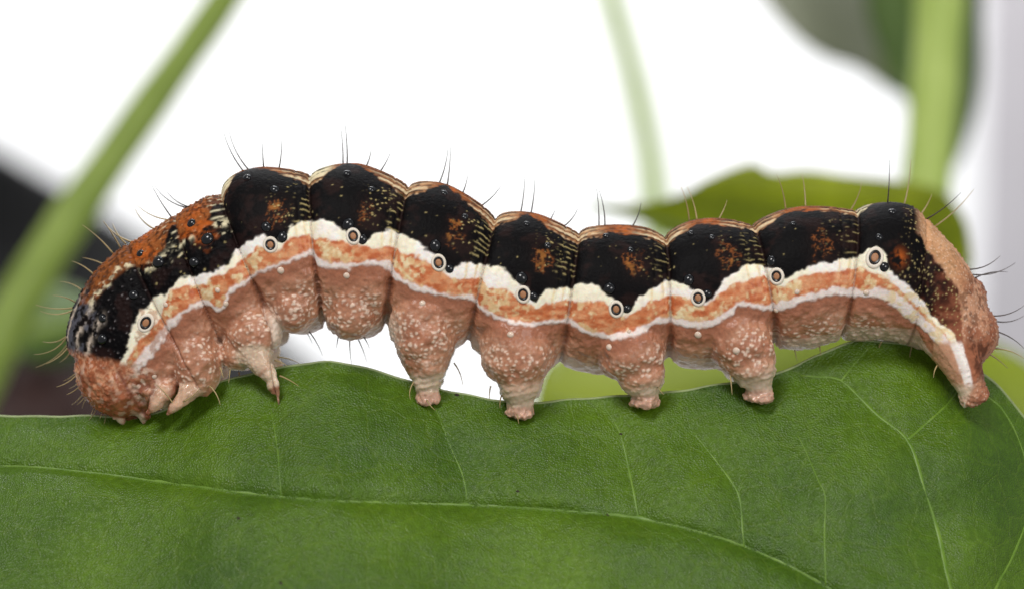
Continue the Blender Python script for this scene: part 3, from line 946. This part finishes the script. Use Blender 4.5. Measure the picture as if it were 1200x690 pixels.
# rows of pale flecks, dotted in the middle and dashed towards the rear seam
row = (phi - 0.60) / 0.085 + 0.35 * nz2 + 0.5 * nz1
ri = np.floor(row)
rf = np.abs(row - ri - 0.5)
dashl = vnoise(np.stack([PX / 5.0 + 11 * ri, ri * 5.7, np.sign(Y) * 3], 1), 23)
amt = np.array([0, 0, 0, 1.0, 1.0, 1.0, 0.85, 0.6, 0.6, 0.45, 0, 0])[seg]
fsh = np.array([0, 0, 0, 0.03, -0.02, 0.0, 0.03, -0.03, 0.02, -0.05, 0, 0])[seg]
zin = sstep(0.60, 0.72, phi) * (1 - sstep(1.22, 1.34, phi))
k1, k2, kid = worley((Q + np.stack([nz1, nz2, nz1], 1) * 6) / np.array([4.4, 3.8, 4.4]), 27)
dotm = (1 - sstep(0.14, 0.34, k1)) * sstep(0.40, 0.55, kid) * sstep(-0.22, 0.06, nz2 + 0.12 * (kid - 0.5))
fl1 = blk * abd * amt * zin * sstep(0.52, 0.68, f + fsh) * (1 - sstep(0.80, 0.90, f)) * dotm
fl2 = blk * abd * (0.4 + 0.6 * amt) * zin * sstep(0.78, 0.86, f + fsh) * (1 - sstep(0.03, 0.20, rf)) * sstep(0.42, 0.62, dashl)
put('speck', np.maximum(fl1 * 0.9, fl2 * 0.6))
disp += np.maximum(fl1, fl2) * 0.0015
zone2 = abd * (f < 0.45) * (phi > 0.75) * (phi < 1.30)
d1, d2, did = worley(Q / 7.0, 13)
put('speck', blk * zone2 * (1 - sstep(0.10, 0.20, d1)) * (did > 0.62) * 0.6)
# --- back: rusty, lined band with the black saddle rising through it
fs = [0, 0.15, 0.28, 0.40, 0.52, 0.7, 1.0]
PD = {3: [.80, .72, .30, .10, .30, .58, .78], 4: [.84, .74, .45, .12, .42, .64, .82], 5: [.84, .78, .62, .25, .48, .66, .82], 6: [.82, .78, .66, .36, .62, .72, .82],
      7: [.78, .74, .72, .60, .72, .74, .78], 8: [.78, .70, .62, .52, .60, .60, .66], 9: [.74, .68, .52, .42, .52, .55, .60], 10: [.55, .40, .12, 0, 0, 0, 0]}
phd = np.zeros(nvt)
for s, arr in PD.items():
    m_ = seg == s
    phd[m_] = np.interp(f[m_], fs, arr)
phd = phd * 0.80 + 0.16 * nz1 + 0.05 * nz3
dz = sstep(-0.03, 0.03, phd - phi) * ((seg >= 3) & (seg <= 10)) * blk
put('rust', dz)
put('tan', dz * (1 - sstep(0.18, 0.36, f)) * 0.7)
put('tan', dz * sstep(0.60, 0.95, f) * 0.35)
put('dark', dz * sstep(0.0, 0.16, fbm(Q / 5.0, 151, 3) - 0.5) * 0.55)
cre = dz * (1 - sstep(0.16, 0.30, f)) * np.isin(seg, [3, 4, 10]) * (1 - sstep(0.42, 0.60, phi))
put('cream', cre * 0.95)
put('bright', dz * np.exp(-((f - 0.5) / 0.10) ** 2) * sstep(-0.05, 0.12, nz1) * 0.6)
for (pc, wd, nm, am) in ((0.0, 0.13, 'dark', 0.95), (0.26, 0.04, 'black', 0.9), (0.34, 0.025, 'cream', 0.5), (0.42, 0.028, 'black', 0.85), (0.50, 0.025, 'cream', 0.7), (0.57, 0.03, 'black', 0.85), (0.64, 0.02, 'cream', 0.55)):
    lm_ = np.exp(-((phi + 0.10 * nz1 - pc) / wd) ** 2)
    ends = np.maximum(1 - sstep(0.12, 0.36, f), sstep(0.52, 0.78, f))
    if pc == 0.0:
        ends = 1.0
    put(nm, dz * lm_ * ends * am * sstep(-0.28, -0.02, nzy + 0.12))
disp += dz * 0.004 * np.cos(phi * 2 * np.pi / 0.115) * 0.5
# --- thorax back
gr1, gr2, grid_ = worley(Q / 5.2, 19)
for s in (1, 2):
    m_ = (seg == s) * blk
    rz_ = m_ * sstep(-0.05, 0.05, 0.86 - phi + 0.25 * nz1 - 0.30 * sstep(0.62, 0.9, f))
    put('rust', rz_ * 0.95)
    put('bright', rz_ * sstep(-0.05, 0.12, nz2 + nz1) * np.exp(-((f - 0.42) / 0.16) ** 2) * 0.85)
    put('dark', rz_ * sstep(0.02, 0.14, fbm(Q / 4.5, 101, 2) - 0.5 + 0.10 * sstep(0.5, 0.8, f)) * 0.7)
    put('tan', rz_ * (1 - sstep(0.12, 0.26, d1)) * (did > 0.55) * 0.6)
    put('cream', m_ * np.exp(-((phi + 0.15 * nz1 - 0.98) / 0.05) ** 2) * sstep(0.0, 0.12, nzy + 0.05) * 0.8)
    put('cream', m_ * sstep(0.66, 0.76, f) * np.exp(-((np.abs(((phi * 7.5) % 1) - 0.5)) / 0.14) ** 2) * sstep(0.42, 0.55, dashl) * (phi < 1.15) * 0.7)
    put('speck', m_ * (phi > 0.8) * (1 - sstep(0.12, 0.22, d1)) * (did > 0.5) * 0.55)
m_ = (seg == 0) * blk
rz_ = m_ * sstep(0.42, 0.66, f + 0.5 * nz1) * sstep(-0.05, 0.05, 0.80 - phi)
put('rust', rz_ * 0.85)
grain = 1 - sstep(0.10, 0.45, gr1)
put(lin((176, 168, 168)), m_ * (1 - sstep(0.06, 0.28, gr1 + 0.2 * nz1)) * (grid_ > 0.52) * 0.5)
sh = m_ * (1 - sstep(0.40, 0.60, f))
for pc in (0.42, 0.80, 1.06):
    put('pale', sh * np.exp(-((phi + 0.12 * nz1 - pc) / 0.05) ** 2) * sstep(-0.18, 0.02, nzy) * 0.75)
put('slate', sh * sstep(0.0, 0.2, nz2 + nzy) * sstep(0.45, 0.55, phi) * (1 - sstep(0.95, 1.05, phi)) * 0.55)
put('cream', m_ * np.exp(-((phi + 0.25 * nz1 - 0.76) / 0.045) ** 2) * sstep(0.45, 0.55, f) * sstep(-0.06, 0.05, nzy) * 0.85)
put('dark', rz_ * sstep(0.0, 0.14, fbm(Q / 4.5, 101, 2) - 0.5) * 0.6)
gloss = gloss - 0.12 * sh
thor = (k < 3.0) * blk
disp += thor * grain * 0.006
for (hx, hy) in ((168, 297), (226, 264), (238, 272)):
    hk, ht, hq = side_kt([(hx, hy)])
    rr2 = np.hypot(PX - hq[0, 0], PY - hq[0, 1])
    put('bright', blk * (1 - sstep(5, 20, rr2 + 26 * nz1)) * 0.8 * sstep(-0.25, 0.05, nzy))
# --- hump and tail
tail = sstep(10.55, 10.80, k + 0.35 * nz2) * blk
put('deep', blk * sstep(11.0, 11.35, k + 0.5 * nz1) * 0.6)
put('redb', blk * sstep(11.2, 11.5, k + 0.4 * nz1) * 0.6)
pz = tail * sstep(-0.06, 0.06, np.interp(k, [10.5, 10.9, 11.3, 11.6, 12], [0.75, 0.95, 1.25, 1.8, 2.4]) - phi + 0.25 * nz1)
pz *= sstep(10.75, 11.0, k)
put('flesh', pz)
put('redb', pz * sstep(-0.05, 0.12, nz2 + nz1) * 0.65)
put('dark', pz * sstep(0.02, 0.16, nzy + 0.5 * nz1) * 0.55)
put('deep', pz * sstep(0.0, 0.2, nz2 + 0.08) * sstep(11.2, 11.5, k) * 0.5)
put('tan', pz * (1 - sstep(11.15, 11.5, k)) * 0.6)
put('redb', tail * sstep(11.45, 11.75, k) * 0.45)
put('dark', tail * np.exp(-(phi / 0.10) ** 2) * (1 - sstep(11.35, 11.5, k)) * 0.9)
t1, t2, tid = worley(Q / 5.0, 29)
dots = (1 - sstep(0.20, 0.36, t1)) * (tid > 0.35)
put('wart', pz * (1 - sstep(0.16, 0.34, worley(Q / 3.6, 43)[0])) * 0.55)
put('speck', (tail - pz).clip(0) * (1 - sstep(0.18, 0.36, worley(Q / 3.9, 33)[0])) * sstep(0.3, 0.5, tid) * 0.8)
put('bright', blk * np.exp(-((PX - 1044) / 7) ** 2 - ((PY - 303) / 9) ** 2) * sstep(-0.06, 0.06, nzy) * 0.8)
disp += tail * dots * 0.005
put('dark', np.exp(-((PX - 1135 - 0.35 * (PY - 420)) / 8) ** 2) * sstep(385, 405, PY) * (1 - sstep(440, 450, PY)) * (PX > 1100) * 0.6)
sx_t = np.interp(PY, [395, 412, 425, 445, 455], [1108, 1114, 1118, 1124, 1127]) + 3 * nz1
tz = sstep(396, 404, PY) * (PX > 1085) * (1 - sstep(1142, 1150, PX + 0.5 * (PY - 420))) * sstep(0.03, 0.06, np.abs(Y))
put('flesh', tz * (1 - sstep(-2, 2, PX - sx_t)))
put('redb', tz * sstep(-2, 2, PX - sx_t) * 0.9)
put('dark', tz * sstep(0, 8, PX - sx_t - 8) * sstep(-0.1, 0.1, nzy) * (1 - sstep(438, 448, PY)) * 0.6)
put('white', tz * (1 - sstep(0.75, 1.1, np.abs(PX - sx_t) / np.interp(PY, [400, 425, 450, 460], [8, 6.5, 5, 3]))) * (1 - sstep(444, 456, PY)) * sstep(-0.26, -0.06, nz1 + 0.4 * nzy) * 0.9)
put('clear', tz * sstep(444, 456, PY + 6 * nz1) * 0.85)
put('foot', tz * sstep(460, 464, PY + 4 * nz1) * 0.6)
# --- head capsule
hd = 1 - sstep(-6, 4, 410 + 0.22 * (PX - 92) + 6 * nz1 - PY)
hd = hd * (1 - sstep(162, 178, PX - 0.35 * (PY - 440)))
put('headb', hd)
h1, h2, hid = worley((Q + np.stack([nz1, nz2, nz3], 1) * 9) / np.array([6, 11, 6]), 37)
put('headp', hd * (1 - sstep(0.04, 0.24, h2 - h1)) * 0.6 * (1 - sstep(455, 475, PY)) * sstep(-0.2, 0.1, nz1))
put('headp', hd * sstep(0.60, 0.75, vnoise(np.stack([(PX - 0.45 * (PY - 440)) / 4.5, PY / 20, Q[:, 2] / 8], 1), 51)) * 0.6 * (1 - sstep(462, 478, PY)))
put('deep', hd * sstep(0.05, 0.2, nz2) * 0.5)
put('deep', hd * sstep(478, 488, PY) * 0.8)
gloss = np.where(hd > 0.5, 0.26, gloss)
for pts in ([(136, 476, 25, 9), (147, 493, 24, 4)], [(166, 474, 29, 13), (171, 494, 26, 4.5)]):
    d_, p_ = near_axis(pts)
    m_ = (1 - sstep(0.95, 1.2, d_)) * sstep(0.25, 0.55, p_)
    put('clear', m_ * 0.85)
    gloss = gloss - 0.08 * m_
for (hx, hy) in ((160, 462), (186, 458), (212, 452)):  # shade in the gaps between head and front legs, painted as dark lines
    put('deep', np.exp(-((PX - hx + 0.35 * (PY - hy)) / 4) ** 2) * sstep(440, 452, PY) * (np.abs(Y) > 0.06) * 0.7)
neck = np.exp(-(((PX - 176) / 17) ** 2 + ((PY - 448) / 22) ** 2) ** 2)
put('deep', neck * sstep(0.0, 0.12, -nz1) * 0.6)
put('wart', neck * sstep(0.0, 0.1, nzy) * 0.8)
put('wart', hd * sstep(0.10, 0.2, fbm(Q / 7.0, 171, 2) - 0.5) * 0.3)
put('deep', hd * np.exp(-((PX - 150 - 0.55 * (PY - 440) + 5 * nz2) / 3.0) ** 2) * sstep(420, 440, PY) * 0.8)
disp += np.maximum(hd * 0.6, neck) * (fbm(Q / 7.5, 173, 3) - 0.5) * 0.022
# --- seams, wrinkles and skin grain
disp -= seam * 0.008
put('deep', seam * (1 - blk) * 0.55 * sstep(0.0, 0.03, tw - a4))  # crease shade between segments, painted into the skin colour below the stripe
put(lin((150, 132, 120)), np.exp(-(np.minimum(f, 1 - f) / 0.010) ** 2) * stripe * (k > 0.3) * (k < 10.6) * 0.75)
wseam = np.exp(-(np.minimum(f, 1 - f) / 0.05) ** 2) * (k > 2.5) * (k < 10.5) * sstep(0.0, 0.10, dep)
disp -= wseam * 0.014
fold = np.exp(-((f - 0.84 + 0.05 * nz2) / 0.012) ** 2) * abd + np.exp(-((f - 0.93 + 0.05 * nz2) / 0.010) ** 2) * abd * 0.6
disp -= fold * 0.0035 * (t < 0.8)
flank = sstep(0.0, 0.1, dep)
disp += flank * (fbm(Q / 14, 61, 3) - 0.5) * 0.022 + (fbm(Q / 4.0, 63, 2) - 0.5) * 0.004 * (1 - 0.7 * blk) * (1 - 0.7 * stripe)
disp += blk * (gr1 - 0.5) * -0.0012
C *= (1 + 0.22 * nz3 + 0.16 * nz1)[:, None]
C = np.clip(laplace(C, 1, 0.25), 0.002, 0.95)
disp = laplace(disp, 1, 0.5)

me.vertices.foreach_set('co', co.astype(np.float32).ravel())
me.update()
nrm = np.empty(nvt * 3, dtype=np.float32)
me.vertices.foreach_get('normal', nrm)
co = co + nrm.reshape(-1, 3) * disp[:, None]
me.vertices.foreach_set('co', co.astype(np.float32).ravel())
me.polygons.foreach_set('use_smooth', np.ones(len(me.polygons), dtype=bool))
at = me.attributes.new('skin_colour', 'FLOAT_COLOR', 'POINT')
at.data.foreach_set('color', np.concatenate([C, np.ones((nvt, 1))], 1).astype(np.float32).ravel())
at = me.attributes.new('skin_rough', 'FLOAT', 'POINT')
at.data.foreach_set('value', np.clip(gloss, 0.15, 0.9).astype(np.float32))
at = me.attributes.new('skin_soft', 'FLOAT', 'POINT')
at.data.foreach_set('value', np.clip(sss, 0, 0.7).astype(np.float32))
me.update()
me.name = 'body'

m_skin, nt, b = new_mat('caterpillar_skin')
N, L = nt.nodes, nt.links
ac = N.new('ShaderNodeAttribute'); ac.attribute_name = 'skin_colour'
ar = N.new('ShaderNodeAttribute'); ar.attribute_name = 'skin_rough'
asf = N.new('ShaderNodeAttribute'); asf.attribute_name = 'skin_soft'
tc = N.new('ShaderNodeTexCoord')
nf = N.new('ShaderNodeTexNoise'); nf.inputs['Scale'].default_value = 120; nf.inputs['Detail'].default_value = 4
vf = N.new('ShaderNodeTexVoronoi'); vf.inputs['Scale'].default_value = 70
for n_ in (nf, vf):
    L.new(tc.outputs['Object'], n_.inputs['Vector'])
ov = N.new('ShaderNodeMix'); ov.data_type = 'RGBA'; ov.blend_type = 'OVERLAY'; ov.inputs['Factor'].default_value = 0.18
L.new(ac.outputs['Color'], ov.inputs[6]); L.new(nf.outputs['Fac'], ov.inputs[7])
L.new(ov.outputs[2], b.inputs['Base Color'])
L.new(ar.outputs['Fac'], b.inputs['Roughness'])
L.new(asf.outputs['Fac'], b.inputs['Subsurface Weight'])
b.inputs['Subsurface Radius'].default_value = (1.0, 0.55, 0.35)
b.inputs['Subsurface Scale'].default_value = 0.022
sp = N.new('ShaderNodeMapRange'); sp.inputs['From Min'].default_value = 0.02; sp.inputs['From Max'].default_value = 0.25; sp.inputs['To Min'].default_value = 0.07; sp.inputs['To Max'].default_value = 0.45
L.new(asf.outputs['Fac'], sp.inputs['Value']); L.new(sp.outputs['Result'], b.inputs['Specular IOR Level'])
bp1 = N.new('ShaderNodeBump'); bp1.inputs['Strength'].default_value = 0.22; bp1.inputs['Distance'].default_value = 0.004
L.new(vf.outputs['Distance'], bp1.inputs['Height'])
bp2 = N.new('ShaderNodeBump'); bp2.inputs['Strength'].default_value = 0.4; bp2.inputs['Distance'].default_value = 0.003
L.new(nf.outputs['Fac'], bp2.inputs['Height']); L.new(bp1.outputs['Normal'], bp2.inputs['Normal'])
L.new(bp2.outputs['Normal'], b.inputs['Normal'])
me.materials.clear()
me.materials.append(m_skin)

cat = empty('caterpillar', (0, 0, (345 - 470) / 300))
tag(cat, 'black, white and rusty orange striped caterpillar walking along the leaf edge', 'caterpillar')
me.transform(Matrix.Translation(-cat.location))
body = obj('body', me, cat)

# ------------------------------------------------------------------ spiracles, tubercles, bristles
bvh = BVHTree.FromPolygons([tuple(c) for c in co], [tuple(p.vertices) for p in me.polygons])
m_ring = simple_mat('spiracle_ring', (236, 222, 204), 0.4, 0.06, 30, 0.1, sss=0.1)
m_rim = simple_mat('spiracle_rim', (22, 15, 13), 0.3, 0.1, 30)
m_core = simple_mat('spiracle_core', (172, 118, 78), 0.4, 0.1, 60, 0.2)
m_tub = simple_mat('tubercle_black', (12, 12, 16), 0.20, 0.1, 30, spec=0.6)
m_tubp = simple_mat('tubercle_pale', (226, 200, 180), 0.2, 0.05, 30, sss=0.2)
m_seta = simple_mat('bristle_dark', (70, 58, 50), 0.35, 0.1, 10)
m_setap = simple_mat('bristle_pale', (200, 178, 128), 0.35, 0.1, 10, trans=0.3)

def hit(px, py, far=False):
    """Where the flank lies for a mark seen at (px, py); far = the mirrored spot on the other flank."""
    _, _, q = side_kt([(px, py)])
    s = -1 if not far else 1
    o = Vector(((q[0, 0] - 600) / 300, s * 2.0, (345 - q[0, 1]) / 300))
    loc, nr, _, _ = bvh.ray_cast(o, Vector((0, -s, 0)))
    return loc, nr

def frame(loc, nr, roll, sx=1.0, sy=1.0, sz=1.0, sink=0.0):
    z = nr.normalized()
    x = Vector((1, 0, 0)) - z * z.x
    x.normalize()
    y = z.cross(x)
    M = Matrix((x, y, z)).transposed().to_4x4()
    return Matrix.Translation(loc - z * sink - cat.location) @ M @ Matrix.Rotation(roll, 4, 'Z') @ Matrix.Diagonal((sx, sy, sz, 1))

def disc_profile(prof, seg=24):
    V, F = [], []
    for r_, z_ in prof:
        for j in range(seg):
            a = 2 * math.pi * j / seg
            V.append((r_ * math.cos(a), r_ * math.sin(a), z_))
    for i in range(len(prof) - 1):
        for j in range(seg):
            F.append((i * seg + j, i * seg + (j + 1) % seg, (i + 1) * seg + (j + 1) % seg, (i + 1) * seg + j))
    F.append(tuple(range((len(prof) - 1) * seg, len(prof) * seg)))
    return V, F
me_ring = mesh_from('spiracle', *disc_profile([(1.04, -0.6), (1.0, 0.05), (0.9, 0.20), (0.75, 0.24), (0.62, 0.12), (0.4, 0.05)]), m_ring)
me_rim = mesh_from('rim', *disc_profile([(0.70, -0.1), (0.68, 0.20), (0.60, 0.27), (0.50, 0.24), (0.40, 0.12), (0.2, 0.1)]), m_rim)
me_core = mesh_from('core', *disc_profile([(0.42, 0.0), (0.40, 0.16), (0.28, 0.22), (0.1, 0.23)]), m_core)
me_tub = mesh_from('tubercle', *disc_profile([(1.05, -0.5), (1.0, 0.0), (0.86, 0.34), (0.62, 0.58), (0.32, 0.72), (0.1, 0.76)], 20), m_tub)
me_tubp = mesh_from('tubercle', *disc_profile([(1.05, -0.5), (1.0, 0.0), (0.86, 0.34), (0.62, 0.58), (0.32, 0.72), (0.1, 0.76)], 16), m_tubp)

SPI = [(171, 378, 11.5, 9.0, -30), (317, 287, 9.5, 8.6, 15), (414, 277, 10.0, 8.4, 15), (514, 308, 10.2, 8.6, 12), (613, 345, 10.2, 8.6, 8), (722, 362, 10.2, 8.6, 8), (818, 349, 9.8, 8.6, 8), (910, 324, 10.0, 8.6, 5), (1025, 302, 13.0, 10.0, -18)]
for (x, y, ra, rb, rot) in SPI:
    for far in (False, True):
        loc, nr = hit(x, y, far)
        if loc is None:
            continue
        roll = math.radians(rot if not far else -rot)
        s = obj('spiracle', me_ring, cat)
        s.matrix_local = frame(loc, nr, roll, rb / 300, ra / 300, 0.022)
        for nm, mm_ in (('rim', me_rim), ('core', me_core)):
            obj(nm, mm_, s)

TUB = [(322, 222, 5.5), (312, 266, 6.0), (331, 278, 6.5), (290, 208, 5), (436, 222, 4.5), (408, 263, 7.0), (425, 281, 6.0), (407, 203, 5), (545, 254, 4.5), (510, 288, 7.0), (527, 315, 5.2), (521, 226, 4.5),
       (642, 288, 4.5), (611, 326, 7.2), (625, 347, 5.5), (617, 262, 4), (739, 293, 4.2), (714, 338, 6.8), (735, 362, 5.0), (710, 276, 4), (834, 278, 4.0), (807, 328, 6.5), (829, 344, 5.2), (809, 273, 4), (903, 306, 6.0), (929, 262, 3.5),
       (1030, 278, 4.5), (1036, 313, 5.5), (1045, 248, 5.0), (224, 262, 5.5), (243, 280, 7.5), (165, 297, 5.0), (186, 309, 7.0), (228, 308, 6), (157, 345, 6), (119, 372, 5), (121, 398, 6)]
PALE = [(329, 317, 4.2), (406, 323, 3.8), (495, 355, 3.8), (598, 391, 3.8), (713, 406, 3.8), (818, 392, 4.2), (909, 364, 3.2), (1015, 343, 3.6), (934, 342, 3.2), (255, 340, 3.2), (265, 356, 3.2), (194, 357, 3.0), (181, 441, 3.2), (860, 410, 4.2), (737, 388, 2.6)]
for lst, mm_ in ((TUB, me_tub), (PALE, me_tubp)):
    for (x, y, r_) in lst:
        for far in (False, True):
            loc, nr = hit(x, y, far)
            if loc is None:
                continue
            s = obj('tubercle', mm_, cat)
            s.matrix_local = frame(loc, nr, random.random() * 3, r_ / 275, r_ / 275 * 0.92, r_ / 275 * 0.8, 0.002)

SETA = [  # base x, y, tip x, y, bend px, pale
    (110, 322, 84, 306, 2, 1), (98, 342, 70, 330, 3, 1), (90, 355, 62, 346, 2, 1), (80, 392, 50, 400, -4, 1), (96, 426, 74, 446, -3, 1), (100, 442, 78, 462, -3, 1), (103, 448, 84, 474, -3, 1), (116, 468, 104, 492, -2, 1), (124, 478, 122, 496, -1, 1), (132, 470, 120, 494, 2, 1), (120, 430, 96, 446, 3, 1), (148, 286, 132, 262, -2, 1), (180, 268, 158, 244, -3, 1),
    (287, 203, 262, 155, -3, 0), (293, 201, 268, 152, -4, 0), (309, 197, 307, 167, 0, 0), (327, 198, 330, 165, 1, 0),
    (402, 194, 399, 147, 1, 0), (407, 194, 404, 143, 1, 0), (429, 196, 435, 175, 1, 0), (445, 202, 458, 178, 1, 0),
    (514, 217, 525, 173, 2, 0), (524, 219, 528, 170, 1, 0), (542, 227, 548, 205, 1, 0), (563, 242, 587, 218, 2, 0),
    (610, 251, 615, 207, 1, 0), (622, 252, 627, 208, 1, 0), (660, 266, 677, 245, 2, 0), (645, 258, 651, 246, 0, 0),
    (702, 267, 699, 221, 1, 0), (709, 267, 702, 223, 2, 0), (740, 267, 751, 238, 2, 0),
    (808, 262, 798, 219, 2, 1), (817, 260, 805, 219, 2, 1), (841, 259, 852, 235, 1, 1),
    (921, 248, 910, 204, 2, 1), (944, 244, 940, 204, 1, 1), (996, 248, 1010, 214, 2, 1),
    (1040, 240, 1042, 187, 1, 0), (1059, 242, 1067, 187, 2, 1), (1086, 257, 1126, 226, 2, 0), (1095, 266, 1141, 222, 3, 1), (1080, 250, 1092, 228, 1, 1),
    (1136, 316, 1172, 300, 4, 0), (1140, 322, 1190, 308, 5, 0), (1142, 326, 1181, 319, -3, 0), (1162, 370, 1201, 357, 4, 0), (1165, 376, 1201, 369, 4, 0), (1167, 388, 1201, 409, -3, 0), (1166, 408, 1201, 420, -3, 1), (1160, 415, 1181, 431, -1, 1),
    (134, 299, 97, 264, 2, 1), (122, 310, 97, 302, 1, 1), (156, 284, 121, 259, -4, 1), (142, 292, 121, 259, 1, 1), (200, 258, 160, 240, -4, 1), (202, 256, 178, 218, -1, 0), (221, 244, 181, 218, -5, 0), (222, 243, 194, 223, -3, 0),
    (88, 360, 42, 357, -3, 1), (88, 362, 47, 364, -5, 1), (82, 398, 42, 430, -5, 1), (83, 402, 54, 426, -3, 1), (81, 390, 40, 415, -7, 1), (84, 408, 70, 424, -2, 1),
    (96, 430, 66, 453, -4, 1), (98, 436, 81, 455, -3, 1), (106, 452, 90, 474, -2, 1), (112, 462, 106, 486, -2, 1), (108, 456, 99, 470, -1, 1), (120, 474, 117, 490, -1, 1), (101, 444, 92, 452, -1, 1), (114, 446, 96, 478, 2, 1),
    (357, 382, 378, 416, -2, 0), (354, 382, 366, 402, -1, 0), (397, 390, 394, 408, 0, 0), (410, 392, 412, 426, 1, 0), (417, 392, 430, 424, -1, 0), (424, 392, 433, 408, -1, 0),
    (246, 452, 258, 474, -2, 1), (258, 430, 262, 442, 0, 1), (270, 430, 268, 448, 0, 1), (280, 436, 281, 444, 0, 1), (325, 418, 352, 426, -2, 1), (328, 440, 350, 452, -1, 1), (322, 422, 336, 428, -1, 1),
    (532, 425, 542, 450, -2, 1), (575, 452, 574, 470, 1, 1), (486, 446, 481, 468, 3, 1), (500, 468, 510, 480, 1, 1), (606, 485, 608, 496, 0, 1), (588, 462, 586, 478, 1, 1), (700, 408, 697, 420, 0, 1), (856, 440, 858, 462, 0, 1), (770, 450, 778, 462, 1, 1), (848, 462, 826, 470, 2, 1),
    (1033, 400, 1029, 414, 1, 1), (1070, 402, 1066, 422, 1, 1), (1098, 428, 1094, 442, 1, 1), (215, 470, 236, 452, 2, 1), (205, 476, 180, 448, 2, 1), (190, 466, 214, 445, 2, 1), (930, 405, 934, 422, 0, 1), (960, 403, 962, 416, 0, 1)]
for i, (x0, y0, x1, y1, bend, pale) in enumerate(SETA):
    dx, dy = x1 - x0, y1 - y0
    ln = math.hypot(dx, dy)
    nx, ny = -dy / ln, dx / ln
    under = 190 < x0 < 260 and y0 > 440
    low = y0 > 420 and 190 < x0 < 1110
    loc, nr = hit(x0, y0)
    yb = loc.y if (loc is not None and low) else -0.02 + 0.04 * ((i * 7) % 5) / 4 - 0.02
    n_ = 9
    pts, rad = [], []
    for j in range(n_):
        s = j / (n_ - 1)
        px = x0 + dx * s + nx * bend * 4 * s * (1 - s)
        py = y0 + dy * s + ny * bend * 4 * s * (1 - s)
        yy = yb + (-0.05 if low else (0.06 * math.sin(i * 2.3))) * s
        pts.append(P(px, py, yy) - cat.location)
        rad.append((0.0034 if not pale else 0.0036) * (1 - 0.78 * s))
    V, F = tube(pts, rad, 5)
    obj('bristle', mesh_from('bristle', V, F, m_setap if pale else m_seta), cat)
print('verts body', nvt, 'tris', sum(len(o.data.polygons) for o in bpy.data.objects if o.type == 'MESH') * 2)
